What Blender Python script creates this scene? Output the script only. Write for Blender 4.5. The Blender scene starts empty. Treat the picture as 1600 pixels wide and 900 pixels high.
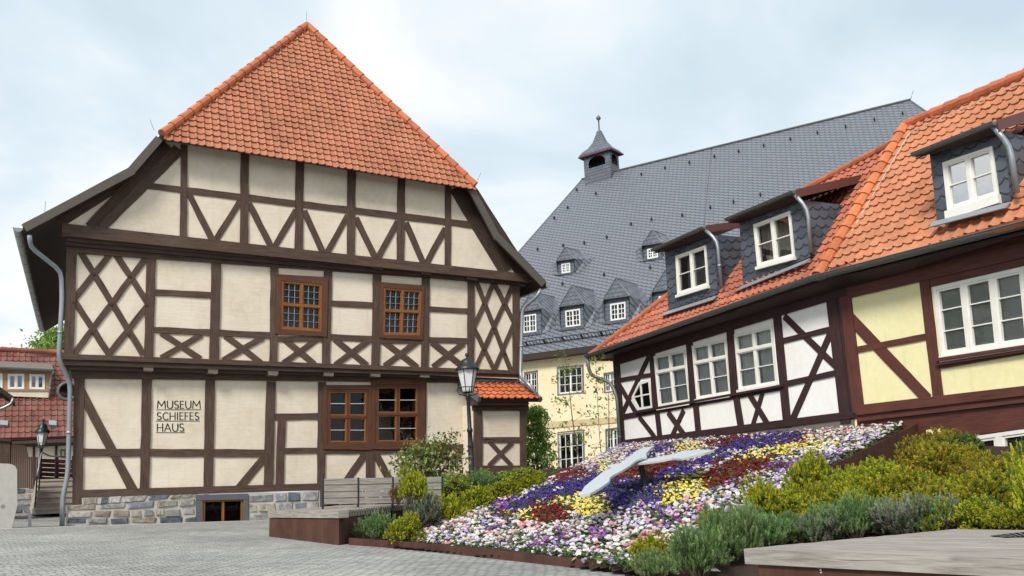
import bpy, math, random
import numpy as np
from mathutils import Vector, Matrix
from mathutils.geometry import tessellate_polygon
R_ = math.radians
random.seed(7); rng = np.random.default_rng(7)
SC = bpy.context.scene
COL = SC.collection

# ------------------------------------------------------------------ camera
FPX, PITCH, ROLL = 1400.0, 12.3, 2.3          # photograph is 1600 px wide
cam_d = bpy.data.cameras.new('camera'); cam = bpy.data.objects.new('camera', cam_d); COL.objects.link(cam)
cam_d.sensor_width = 36; cam_d.lens = FPX * 36 / 1600; cam_d.clip_start = 0.05; cam_d.clip_end = 3000
_p, _r = R_(PITCH), R_(ROLL)
CF = Vector((0, math.cos(_p), math.sin(_p)))
_u0 = Vector((0, -math.sin(_p), math.cos(_p))); _r0 = Vector((1, 0, 0))
CR = math.cos(_r) * _r0 - math.sin(_r) * _u0
CU = math.sin(_r) * _r0 + math.cos(_r) * _u0
cam.matrix_world = Matrix(((CR.x, CU.x, -CF.x, 0), (CR.y, CU.y, -CF.y, 0), (CR.z, CU.z, -CF.z, 0), (0, 0, 0, 1)))
SC.camera = cam

# ------------------------------------------------------------------ sky, sun, exposure
SUN_EL, SUN_AZ = 42.0, 203.0                 # compass-like: 0 = +Y (away from camera), 90 = +X
world = bpy.data.worlds.new('World'); SC.world = world; world.use_nodes = True
nt = world.node_tree; N = nt.nodes; L = nt.links; N.clear()
def nd(t, **k):
    n = N.new(t)
    for a, b in k.items(): setattr(n, a, b)
    return n
sky = nd('ShaderNodeTexSky', sky_type='NISHITA'); sky.sun_disc = False
sky.sun_elevation = R_(SUN_EL); sky.sun_rotation = R_(SUN_AZ); sky.air_density = 1.0; sky.dust_density = 2.0
bg1 = nd('ShaderNodeBackground'); bg1.inputs[1].default_value = 0.10; L.new(sky.outputs[0], bg1.inputs[0])
tc = nd('ShaderNodeTexCoord'); sep = nd('ShaderNodeSeparateXYZ'); L.new(tc.outputs['Generated'], sep.inputs[0])
def mth(op, a, b=None):
    m = nd('ShaderNodeMath', operation=op)
    for i, x in enumerate((a, b)):
        if x is None: continue
        if isinstance(x, (int, float)): m.inputs[i].default_value = x
        else: L.new(x, m.inputs[i])
    return m.outputs[0]
den = mth('ADD', mth('MAXIMUM', sep.outputs[2], 0.0), 0.28)
cmb = nd('ShaderNodeCombineXYZ'); L.new(mth('DIVIDE', sep.outputs[0], den), cmb.inputs[0]); L.new(mth('DIVIDE', sep.outputs[1], den), cmb.inputs[1])
ns = nd('ShaderNodeTexNoise'); ns.inputs['Scale'].default_value = 1.55; ns.inputs['Detail'].default_value = 6; ns.inputs['Roughness'].default_value = 0.5
ns.inputs['Distortion'].default_value = 0.35
L.new(cmb.outputs[0], ns.inputs['Vector'])
rp = nd('ShaderNodeValToRGB'); L.new(ns.outputs[0], rp.inputs[0])
e = rp.color_ramp.elements
e[0].position = 0.34; e[0].color = (0.58, 0.70, 0.775, 1)
e[1].position = 0.60; e[1].color = (1.0, 1.0, 1.0, 1)
m_ = rp.color_ramp.elements.new(0.47); m_.color = (0.72, 0.82, 0.88, 1)
bg2 = nd('ShaderNodeBackground'); bg2.inputs[1].default_value = 1.0; L.new(rp.outputs[0], bg2.inputs[0])
mx = nd('ShaderNodeMixShader'); mx.inputs[0].default_value = 0.88
L.new(bg1.outputs[0], mx.inputs[1]); L.new(bg2.outputs[0], mx.inputs[2])
wo = nd('ShaderNodeOutputWorld'); L.new(mx.outputs[0], wo.inputs[0])
sun_d = bpy.data.lights.new('sun', 'SUN'); sun = bpy.data.objects.new('sun', sun_d); COL.objects.link(sun)
sun_d.energy = 3.1; sun_d.angle = R_(14); sun_d.color = (1.0, 0.95, 0.87)
_sd = Vector((math.sin(R_(SUN_AZ)) * math.cos(R_(SUN_EL)), math.cos(R_(SUN_AZ)) * math.cos(R_(SUN_EL)), math.sin(R_(SUN_EL))))
sun.rotation_euler = _sd.to_track_quat('Z', 'Y').to_euler()
SC.view_settings.view_transform = 'Standard'; SC.view_settings.look = 'None'
SC.view_settings.exposure = 0.22; SC.view_settings.gamma = 1.0; SC.view_settings.use_curve_mapping = False
SC.cycles.max_bounces = 6; SC.cycles.transparent_max_bounces = 12

# ------------------------------------------------------------------ geometry helpers
Z = Vector((0, 0, 1))
def ray(px, py): return CF + CR * ((px - 800) / FPX) - CU * ((py - 450) / FPX)
def at(px, py, Y):                              # the point at forward distance Y seen at that pixel of the photograph
    d = ray(px, py); return d * (Y / d.y)
def proj(P):
    z = P.dot(CF); return 800 + FPX * P.dot(CR) / z, 450 - FPX * P.dot(CU) / z
def cut(px, py, P0, n):
    d = ray(px, py); return d * (P0.dot(n) / d.dot(n))
class Pl:                                       # a facade plane: u to the right, v up, n outwards
    def __init__(s, P0, u, v=Z):
        s.P0, s.u, s.v = P0, u.normalized(), v.normalized(); s.n = s.u.cross(s.v)
    def off(s, o): return Pl(s.P0 + s.n * o, s.u, s.v)
    def hit(s, px, py, o=0): return cut(px, py, s.P0 + s.n * o, s.n)
    def c(s, p, o=0):
        d = s.hit(p[0], p[1], o) - s.P0; return Vector((d.dot(s.u), d.dot(s.v)))
    def w(s, a, b, o=0): return s.P0 + s.u * a + s.v * b + s.n * o
    def ab(s, P): d = P - s.P0; return Vector((d.dot(s.u), d.dot(s.v)))
def azdir(a): return Vector((math.sin(R_(a)), math.cos(R_(a)), 0))

class MB:
    def __init__(s): s.v = []; s.f = []; s.uv = []; s.c = []
    def face(s, pts, uv=None, col=(1, 1, 1)):
        b = len(s.v); s.v += [tuple(p) for p in pts]; s.f.append(tuple(range(b, b + len(pts))))
        if uv is None:
            p0 = Vector(pts[0]); ex = (Vector(pts[1]) - p0)
            ex = ex.normalized() if ex.length > 1e-9 else Vector((1, 0, 0))
            nn = ex.cross(Vector(pts[-1]) - p0); ey = nn.cross(ex)
            ey = ey.normalized() if ey.length > 1e-9 else Vector((0, 0, 1))
            uv = [((Vector(p) - p0).dot(ex), (Vector(p) - p0).dot(ey)) for p in pts]
        s.uv += uv; s.c += [col] * len(pts)
    def hexa(s, q, uvo=None, col=(1, 1, 1), skip=()):    # q: 4 back points then 4 front points, each tl,tr,br,bl
        b, f = q[:4], q[4:]
        ox, oy = uvo or (random.random() * 20, random.random() * 20)
        fs = {'front': (f[3], f[2], f[1], f[0]), 'back': (b[0], b[1], b[2], b[3]), 'top': (f[0], f[1], b[1], b[0]),
              'bottom': (b[3], b[2], f[2], f[3]), 'left': (b[3], f[3], f[0], b[0]), 'right': (f[2], b[2], b[1], f[1])}
        for k, pts in fs.items():
            if k in skip: continue
            p0 = Vector(pts[0]); e1 = Vector(pts[1]) - p0; e2 = Vector(pts[3]) - p0
            l1, l2 = e1.length, e2.length
            if l1 >= l2: uv = [(ox, oy), (ox + l1, oy), (ox + l1, oy + l2), (ox, oy + l2)]
            else: uv = [(ox, oy), (ox, oy + l1), (ox + l2, oy + l1), (ox + l2, oy)]
            s.face(pts, uv, col)
    def box(s, c, ex, ey, ez, col=(1, 1, 1)):            # centre and three half-vectors (right, out, up)
        c = Vector(c)
        q = [c - ex - ey + ez, c + ex - ey + ez, c + ex - ey - ez, c - ex - ey - ez,
             c - ex + ey + ez, c + ex + ey + ez, c + ex + ey - ez, c - ex + ey - ez]
        s.hexa(q, col=col)
    def tube(s, pts, rad, n=8, cap=True, col=(1, 1, 1)):
        pts = [Vector(p) for p in pts]
        rad = rad if isinstance(rad, (list, tuple)) else [rad] * len(pts)
        rings = []; prev = None
        for i, p in enumerate(pts):
            t = (pts[min(i + 1, len(pts) - 1)] - pts[max(i - 1, 0)])
            t = t.normalized() if t.length > 1e-9 else Vector((0, 0, 1))
            a = prev if prev is not None else (Vector((1, 0, 0)) if abs(t.x) < .9 else Vector((0, 1, 0)))
            a = (a - t * a.dot(t)).normalized(); prev = a; b = t.cross(a)
            rings.append([p + (a * math.cos(2 * math.pi * k / n) + b * math.sin(2 * math.pi * k / n)) * rad[i] for k in range(n)])
        base = len(s.v)
        for r in rings: s.v += [tuple(q) for q in r]
        for i in range(len(rings) - 1):
            for k in range(n):
                k2 = (k + 1) % n
                s.f.append((base + i * n + k, base + i * n + k2, base + (i + 1) * n + k2, base + (i + 1) * n + k))
                s.uv += [(k / n, i), ((k + 1) / n, i), ((k + 1) / n, i + 1), (k / n, i + 1)]; s.c += [col] * 4
        if cap:
            for i, fl in ((0, True), (len(rings) - 1, False)):
                idx = [base + i * n + k for k in range(n)]
                if fl: idx.reverse()
                s.f.append(tuple(idx)); s.uv += [(0, 0)] * n; s.c += [col] * n
    def lathe(s, c, prof, n=12, col=(1, 1, 1), ph=0.0):     # prof: (radius, height) from bottom to top
        c = Vector(c); base = len(s.v)
        for r, h in prof:
            for k in range(n):
                a = 2 * math.pi * k / n + ph
                s.v.append((c.x + r * math.cos(a), c.y + r * math.sin(a), c.z + h))
        for i in range(len(prof) - 1):
            for k in range(n):
                k2 = (k + 1) % n
                s.f.append((base + i * n + k, base + i * n + k2, base + (i + 1) * n + k2, base + (i + 1) * n + k))
                s.uv += [(k / n, prof[i][1]), ((k + 1) / n, prof[i][1]), ((k + 1) / n, prof[i + 1][1]), (k / n, prof[i + 1][1])]; s.c += [col] * 4
    def build(s, name, mat, parent=None, smooth=False):
        me = bpy.data.meshes.new(name)
        me.from_pydata(s.v, [], s.f)
        if s.f:
            l = me.uv_layers.new(name='UVMap'); l.data.foreach_set('uv', np.array(s.uv, dtype=np.float32).ravel())
            ca = me.color_attributes.new('col', 'FLOAT_COLOR', 'CORNER')
            cc = np.ones((len(s.c), 4), dtype=np.float32); cc[:, :3] = np.array(s.c, dtype=np.float32)
            ca.data.foreach_set('color', cc.ravel())
        if smooth: me.polygons.foreach_set('use_smooth', [True] * len(me.polygons))
        me.materials.append(mat); me.update()
        return link(name, me, parent)
def link(name, me, parent=None):
    o = bpy.data.objects.new(name, me); COL.objects.link(o)
    if parent is not None: o.parent = parent
    return o
def thing(name, label, cat, group=None):
    o = bpy.data.objects.new(name, None); COL.objects.link(o); return tag(o, label, cat, group)
def tag(o, label, cat, group=None, kind=None):
    o['label'] = label; o['category'] = cat
    if group: o['group'] = group
    if kind: o['kind'] = kind
    return o
def npmesh(name, V, F, cols, mat, smooth=False):        # V (n,3), F (m,k) all faces k-sided, cols (m,3)
    me = bpy.data.meshes.new(name); m, k = F.shape
    me.vertices.add(len(V)); me.vertices.foreach_set('co', V.astype(np.float32).ravel())
    me.loops.add(m * k); me.loops.foreach_set('vertex_index', F.astype(np.int32).ravel())
    me.polygons.add(m); me.polygons.foreach_set('loop_start', np.arange(0, m * k, k, dtype=np.int32))
    me.update(calc_edges=True)
    ca = me.color_attributes.new('col', 'FLOAT_COLOR', 'CORNER')
    cc = np.ones((m * k, 4), dtype=np.float32); cc[:, :3] = np.repeat(cols, k, axis=0); ca.data.foreach_set('color', cc.ravel())
    if smooth: me.polygons.foreach_set('use_smooth', [True] * m)
    me.materials.append(mat); return me

# ------------------------------------------------------------------ materials
class Mat:
    def __init__(s, name, rough=0.8, spec=0.3, metal=0.0):
        s.m = bpy.data.materials.new(name); s.m.use_nodes = True
        s.t = s.m.node_tree; s.n = s.t.nodes; s.l = s.t.links
        s.b = s.n['Principled BSDF']; s.b.inputs['Roughness'].default_value = rough
        s.b.inputs['Specular IOR Level'].default_value = spec; s.b.inputs['Metallic'].default_value = metal
        s._uv = None
    def nd(s, t, **k):
        n = s.n.new(t)
        for a, b in k.items(): setattr(n, a, b)
        return n
    def put(s, x, sock):
        if hasattr(x, 'is_linked'): s.l.new(x, sock)
        elif isinstance(x, (tuple, list)): sock.default_value = (*x, 1) if len(x) == 3 and sock.type == 'RGBA' else x
        else: sock.default_value = x
    def coord(s, kind='UV', scale=(1, 1, 1), rot=0):
        c = s.nd('ShaderNodeTexCoord'); m = s.nd('ShaderNodeMapping'); m.inputs['Scale'].default_value = scale
        m.inputs['Rotation'].default_value = (0, 0, rot); s.l.new(c.outputs[kind], m.inputs[0]); return m.outputs[0]
    def noise(s, vec, scale, detail=4, rough=.55, dist=0):
        n = s.nd('ShaderNodeTexNoise'); n.inputs['Scale'].default_value = scale; n.inputs['Detail'].default_value = detail
        n.inputs['Roughness'].default_value = rough; n.inputs['Distortion'].default_value = dist; s.l.new(vec, n.inputs['Vector']); return n.outputs[0]
    def ramp(s, f, stops):
        r = s.nd('ShaderNodeValToRGB'); s.l.new(f, r.inputs[0]); e = r.color_ramp.elements
        while len(e) < len(stops): e.new(0.5)
        for i, (p, c) in enumerate(stops):
            e[i].position = p; e[i].color = (*c, 1) if not isinstance(c, (int, float)) else (c, c, c, 1)
        return r.outputs[0]
    def mix(s, a, b, f=0.5, mode='MIX'):
        m = s.nd('ShaderNodeMix', data_type='RGBA', blend_type=mode); s.put(f, m.inputs[0]); s.put(a, m.inputs[6]); s.put(b, m.inputs[7]); return m.outputs[2]
    def math(s, op, a, b=0.0, c=None):
        m = s.nd('ShaderNodeMath', operation=op); s.put(a, m.inputs[0]); s.put(b, m.inputs[1])
        if c is not None: s.put(c, m.inputs[2])
        return m.outputs[0]
    def attr(s):
        a = s.nd('ShaderNodeAttribute', attribute_name='col'); return a.outputs[0]
    def bump(s, h, strength=.4, dist=.02):
        b = s.nd('ShaderNodeBump'); b.inputs['Strength'].default_value = strength; b.inputs['Distance'].default_value = dist
        s.put(h, b.inputs['Height']); s.l.new(b.outputs[0], s.b.inputs['Normal'])
    def col(s, c): s.put(c, s.b.inputs['Base Color']); return s
MT = {}
def plaster(name, c, dirt=.9, streak=True):
    m = Mat(name, .9, .15); o = m.coord('Object'); n1 = m.noise(o, 1.1, 5, .6); n2 = m.noise(o, 9, 4, .6)
    st = m.noise(m.coord('Object', (1.2, 1.2, 9)), 2.2, 4, .6, .3)
    dk = tuple(x * dirt * k for x, k in zip(c, (.93, .91, .87)))
    base = m.mix(dk, c, m.ramp(n1, [(.3, 0.), (.62, 1.)]))
    base = m.mix(base, tuple(min(1, x * 1.06) for x in c), m.ramp(n2, [(.45, 0.), (.75, .6)]))
    rs = m.noise(m.coord('Object', (5, 5, .45)), 1.6, 4, .6); base = m.mix(base, tuple(x * k for x, k in zip(c, (.80, .77, .71))), m.ramp(rs, [(.56, 0.), (.78, .5)]))
    ck = m.nd('ShaderNodeTexVoronoi', feature='DISTANCE_TO_EDGE'); ck.inputs['Scale'].default_value = .9
    wv = m.nd('ShaderNodeVectorMath', operation='ADD'); o2 = m.nd('ShaderNodeTexNoise'); o2.inputs['Scale'].default_value = 2.5; m.l.new(o, o2.inputs['Vector']); m.l.new(o, wv.inputs[0]); m.l.new(o2.outputs['Color'], wv.inputs[1]); m.l.new(wv.outputs[0], ck.inputs['Vector'])
    base = m.mix(base, tuple(x * .55 for x in c), m.math('MULTIPLY', m.ramp(ck.outputs[0], [(.002, .18), (.010, 0.)]), m.ramp(n1, [(.45, 0.), (.6, 1.)])))
    m.col(base); h = m.math('ADD', m.math('MULTIPLY', n2, .35), m.math('MULTIPLY', st, .8 if streak else .2)); m.bump(h, .35, .02)
    MT[name] = m.m
plaster('plaster_cream', (.725, .645, .53), .90); plaster('plaster_white', (.86, .86, .85), 1.03, False)
plaster('plaster_yellow', (.84, .79, .47), 1.0, False); plaster('plaster_ochre', (.80, .68, .47), .98, False)
plaster('render_grey', (.46, .445, .42), .85, False); plaster('plaster_band', (.56, .44, .27), .9, False)
def timber(name, c, c2, rough=.75, grain=1.0):
    m = Mat(name, rough, .25); u = m.coord('UV', (1.3, 16, 1)); g = m.noise(u, 2.2, 5, .65, .4)
    big = m.noise(m.coord('UV', (.6, 1, 1)), 1.6, 3); crack = m.noise(m.coord('UV', (.7, 26, 1)), 1.6, 2, .5)
    b = m.mix(c2, c, m.ramp(g, [(.34, 0.), (.62, 1.)])); b = m.mix(b, tuple(x * 1.5 + .004 for x in c), m.ramp(big, [(.5, 0.), (.8, .45)]))
    b = m.mix(b, tuple(x * .25 for x in c2), m.ramp(crack, [(.64, 0.), (.70, .8)]))
    m.col(b); m.bump(m.math('SUBTRACT', g, m.ramp(crack, [(.62, 0.), (.7, .7)])), .5 * grain, .012); MT[name] = m.m
timber('timber_brown', (.102, .066, .048), (.054, .034, .025)); timber('timber_dark', (.070, .046, .036), (.036, .024, .018))
timber('timber_plum', (.050, .026, .028), (.028, .014, .016), .6, .6); timber('timber_red', (.115, .042, .032), (.075, .027, .021), .55, .5)
timber('wood_casing', (.115, .050, .028), (.072, .031, .019), .5, .4); timber('wood_orange', (.27, .105, .030), (.18, .066, .020), .45, .4)
timber('wood_grey', (.34, .315, .285), (.20, .18, .16), .85, 1.0); timber('wood_weathered', (.19, .155, .13), (.12, .095, .08)); timber('wood_fence', (.085, .034, .022), (.05, .02, .014), .7, .6)
timber('wood_oiled', (.40, .26, .15), (.30, .19, .1), .6, .4)
def plain(name, c, rough=.5, spec=.5, metal=0, var=.12, sc=6, bump=.05):
    m = Mat(name, rough, spec, metal); n = m.noise(m.coord('Object'), sc, 4)
    m.col(m.mix(tuple(x * (1 - var) for x in c), tuple(min(1, x * (1 + var)) for x in c), n)); m.bump(n, bump, .01); MT[name] = m.m
plain('white_paint', (.78, .77, .72), .4); plain('white_far', (.74, .75, .74), .5)
plain('zinc', (.30, .33, .35), .42, .5, .6); plain('gutter_dark', (.13, .14, .138), .45, .5, .25); plain('verge_board', (.085, .075, .06), .6)
plain('lead', (.27, .30, .33), .5, .5, .3); plain('iron_black', (.022, .027, .034), .4, .5, .3); plain('room_dark', (.02, .017, .015), .9, .1)
plain('curtain_or_reflection', (.70, .70, .68), .9, .1); plain('blind', (.50, .48, .43), .8, .1); plain('soil', (.045, .032, .024), .95, .1, 0, .4, 14, .8)
plain('soffit', (.05, .034, .028), .8, .2); plain('letter_black', (.03, .024, .022), .7, .2); plain('concrete', (.40, .39, .37), .85, .2, 0, .15)
plain('concrete_step', (.17, .145, .125), .9, .2, 0, .2); plain('hand_steel', (.50, .55, .57), .45, .5, .15, .05); plain('mortar', (.46, .43, .38), .95, .1)
plain('lamp_frosted', (.72, .74, .74), .35, .5); plain('red_boards_or_reflection', (.10, .03, .026), .7); plain('bark', (.14, .10, .075), .9, .1, 0, .4, 20, .5)
plain('fascia_red', (.10, .035, .03), .5); plain('snow_guard', (.03, .032, .036), .5); plain('lintel_slate', (.105, .11, .12), .85, .2, 0, .2); plain('fence_brown', (.075, .042, .032), .8); plain('skylight', (.28, .30, .33), .3); plain('step_stone', (.42, .375, .33), .9, .2, 0, .2)
def corten():
    m = Mat('corten', .8, .25); n = m.noise(m.coord('Object'), 3.0, 6, .65); n2 = m.noise(m.coord('Object', (6, 6, .7)), 2.0, 4)
    b = m.mix((.052, .024, .018), (.098, .044, .031), m.ramp(n, [(.3, 0.), (.7, 1.)])); b = m.mix(b, (.12, .060, .045), m.ramp(n2, [(.5, 0.), (.8, .5)])); m.col(b); m.bump(n, .2, .01); MT['corten'] = m.m
corten()
def glass(name, ior=1.45, tint=(.8, .84, .84), add=0.0):
    m = Mat(name); m.n.remove(m.b); out = m.n['Material Output']
    fr = m.nd('ShaderNodeFresnel'); fr.inputs[0].default_value = ior
    bp = m.nd('ShaderNodeBump'); bp.inputs['Strength'].default_value = .06; bp.inputs['Distance'].default_value = .05
    m.l.new(m.noise(m.coord('Object'), 2.2, 2), bp.inputs['Height'])
    t = m.nd('ShaderNodeBsdfTransparent'); t.inputs[0].default_value = (*tint, 1); g = m.nd('ShaderNodeBsdfGlossy'); g.inputs['Roughness'].default_value = .02
    m.l.new(bp.outputs[0], g.inputs['Normal']); m.l.new(bp.outputs[0], fr.inputs['Normal'])
    x = m.nd('ShaderNodeMixShader'); m.l.new(m.math('ADD', fr.outputs[0], add), x.inputs[0]); m.l.new(t.outputs[0], x.inputs[1]); m.l.new(g.outputs[0], x.inputs[2])
    m.l.new(x.outputs[0], out.inputs[0]); MT[name] = m.m
glass('glass'); glass('glass_mirror', 1.5, (.5, .55, .55), .68); glass('glass_lamp', 1.4, (.9, .92, .92)); glass('glass_soft', 1.5, (.6, .65, .65), .12); glass('glass_pale', 1.5, (.6, .65, .63), .22)
def attr_mat(name, rough=.75, spec=.25, bump=.25, bsc=30, trans=0.0, mul=(1, 1, 1), objvar=0.0):
    m = Mat(name, rough, spec); a = m.attr(); n = m.noise(m.coord('Object'), bsc, 4)
    if name == 'stone': n = m.noise(m.coord('Object'), 7, 8, .75, .6); n = m.ramp(n, [(.34, 0.), (.66, 1.)])
    if name == 'tile': a = m.mix(a, m.mix((.80, .77, .75), (1.05, 1.05, 1.05), m.ramp(m.noise(m.coord('Object'), .9, 7, .7, .5), [(.33, 0.), (.55, 1.)])), 1.0, 'MULTIPLY'); a = m.mix(a, (.12, .09, .07), m.ramp(m.noise(m.coord('Object'), 11, 5, .7), [(.67, 0.), (.78, .45)]))
    lo, hi = (.42, 1.4) if name == 'stone' else (.72, 1.2)
    c = m.mix(a, m.mix((lo,) * 3, (hi,) * 3, n), 1.0, 'MULTIPLY'); c = m.mix(c, mul, 1.0, 'MULTIPLY')
    if objvar:
        oi = m.nd('ShaderNodeObjectInfo'); hs = m.nd('ShaderNodeHueSaturation')
        m.put(m.math('MULTIPLY_ADD', oi.outputs['Random'], objvar * .12, .5 - objvar * .06), hs.inputs['Hue'])
        m.put(m.math('MULTIPLY_ADD', oi.outputs['Random'], objvar, 1 - objvar / 2), hs.inputs['Value']); m.l.new(c, hs.inputs['Color']); c = hs.outputs[0]
    m.col(c)
    if bump: m.bump(n, bump, .01)
    if trans:
        out = m.n['Material Output']; t = m.nd('ShaderNodeBsdfTranslucent'); m.l.new(c, t.inputs[0])
        x = m.nd('ShaderNodeMixShader'); x.inputs[0].default_value = trans; m.l.new(m.b.outputs[0], x.inputs[1]); m.l.new(t.outputs[0], x.inputs[2]); m.l.new(x.outputs[0], out.inputs[0])
    MT[name] = m.m
attr_mat('tile', .62, .35, .3, 18); attr_mat('stone', .85, .2, .9, 14); attr_mat('leaf', .6, .3, 0, 3, .35, objvar=.25); attr_mat('petal', .7, .2, 0, 5, .2)
def slate(name, w, h, c1, c2, rot=0.0, edge=.35, lw=.14):
    m = Mat(name, .48, .45); uv = m.coord('UV', (1, 1, 1), rot); sx = m.nd('ShaderNodeSeparateXYZ'); m.l.new(uv, sx.inputs[0])
    u = m.math('DIVIDE', sx.outputs[0], w); v = m.math('DIVIDE', sx.outputs[1], h)
    # rows of scalloped slates: the lower edge of each row is an arc, rows offset by half a slate
    def row(vv):
        r = m.math('FLOOR', vv); uu = m.math('ADD', u, m.math('MULTIPLY', r, .5)); fu = m.math('FRACT', uu); return r, uu, fu
    r0, uu0, fu0 = row(v)
    arc = m.math('MULTIPLY', m.math('POWER', m.math('ABSOLUTE', m.math('SUBTRACT', fu0, .5)), 2.0), 1.5)
    fv = m.math('FRACT', v); d = m.math('SUBTRACT', fv, arc)           # negative: that corner belongs to the row below
    below = m.math('LESS_THAN', d, 0.0)
    cid = m.math('ADD', m.math('FLOOR', m.math('ADD', uu0, m.math('MULTIPLY', below, .5))), m.math('MULTIPLY', m.math('SUBTRACT', r0, below), 37.17))
    wn = m.nd('ShaderNodeTexWhiteNoise', noise_dimensions='1D'); m.l.new(cid, wn.inputs['W'])
    line = m.ramp(m.math('ABSOLUTE', m.math('SUBTRACT', d, .05)), [(.05, 1.), (lw, 0.)])
    side = m.ramp(m.math('ABSOLUTE', m.math('SUBTRACT', m.math('FRACT', m.math('ADD', uu0, 0.0)), 0.0)), [(0.0, 1.), (.05, 0.)])
    seam = m.math('MAXIMUM', line, m.math('MULTIPLY', side, .6))
    n = m.noise(m.coord('Object'), 1.2, 5); base = m.mix(c1, c2, m.math('MULTIPLY_ADD', wn.outputs[0], .75, m.math('MULTIPLY', n, .25)))
    b = m.mix(base, tuple(x * edge for x in c1), seam); m.col(b)
    h_ = m.math('SUBTRACT', m.math('MULTIPLY', m.math('SUBTRACT', 1.0, fv), .6), m.math('MULTIPLY', seam, .6)); m.bump(h_, .4, .025)
    m.put(m.math('MULTIPLY_ADD', wn.outputs[0], .2, .38), m.b.inputs['Roughness']); MT[name] = m.m
slate('slate_far', .35, .235, (.140, .155, .186), (.166, .182, .216), R_(24), .36, .30); slate('slate_near', .26, .20, (.055, .066, .085), (.10, .115, .14), R_(-6))
slate('slate_small', .30, .22, (.095, .11, .14), (.14, .16, .195))
def paving():
    m = Mat('paving', .8, .25); c = m.coord('Object', (1, 1, 1), R_(-34))
    wv = m.nd('ShaderNodeVectorMath', operation='ADD'); nn = m.nd('ShaderNodeTexNoise'); nn.inputs['Scale'].default_value = 1.6
    m.l.new(c, nn.inputs['Vector']); sc_ = m.nd('ShaderNodeVectorMath', operation='SCALE'); sc_.inputs['Scale'].default_value = .16
    m.l.new(nn.outputs['Color'], sc_.inputs[0]); m.l.new(c, wv.inputs[0]); m.l.new(sc_.outputs[0], wv.inputs[1])
    br = m.nd('ShaderNodeTexBrick'); br.offset = .5; br.inputs['Scale'].default_value = 1.0; br.inputs['Brick Width'].default_value = .145
    br.inputs['Row Height'].default_value = .098; br.inputs['Mortar Size'].default_value = .011; br.inputs['Mortar Smooth'].default_value = .4; br.inputs['Bias'].default_value = 0
    br.inputs['Color1'].default_value = (.295, .30, .295, 1); br.inputs['Color2'].default_value = (.42, .425, .41, 1); br.inputs['Mortar'].default_value = (.20, .195, .18, 1)
    m.l.new(wv.outputs[0], br.inputs['Vector']); n = m.noise(m.coord('Object'), .55, 5); n2 = m.noise(m.coord('Object'), 26, 3)
    b = m.mix(br.outputs[0], m.mix((.72, .73, .73), (1.16, 1.15, 1.12), m.ramp(n, [(.3, 0.), (.7, 1.)])), 1.0, 'MULTIPLY'); b = m.mix(b, m.mix((.86, .86, .86), (1.12, 1.12, 1.12), n2), 1.0, 'MULTIPLY'); m.col(b)
    m.bump(m.math('ADD', m.math('MULTIPLY', br.outputs['Fac'], -1.0), m.math('MULTIPLY', n2, .35)), .8, .03); MT['paving'] = m.m
paving()

# ------------------------------------------------------------------ the planes things stand on
Mu = azdir(59.1); MG = Pl(at(115, 822, 18.5), Mu); MF1 = MG.off(.30); MF2 = MG.off(.50)       # museum: ground floor, first floor, gable
WG = Pl(at(1325, 650, 17.4), -azdir(-25.8))                                                     # white and yellow houses
SG = Pl(at(890, 600, 47), azdir(-52.5 + 180))                                                   # slate-roofed building
_a, _b, _c = MG.hit(115, 822), MG.hit(420, 815), at(545, 851, 13.6)
GN = (_b - _a).cross(_c - _a); GN = GN / GN.z; GD = GN.dot(_a)
def gz(x, y): return GD - GN.x * x - GN.y * y
def ground(px, py): return cut(px, py, _a, GN)
BA, BB, BC = .16014, .09501, -1.91754                                                           # flower bed plane
def bz(x, y): return BC + BA * x + BB * y
BN = Vector((-BA, -BB, 1)).normalized(); BP = Vector((0, 0, BC))
def bed(px, py): return cut(px, py, BP, BN)
RA, RB, RC = .111, .089, -1.88                                                                  # bank right of the bed
def rz(x, y): return RC + RA * x + RB * y
RN = Vector((-RA, -RB, 1)).normalized()
def bank(px, py): return cut(px, py, Vector((0, 0, RC)), RN)

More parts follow.
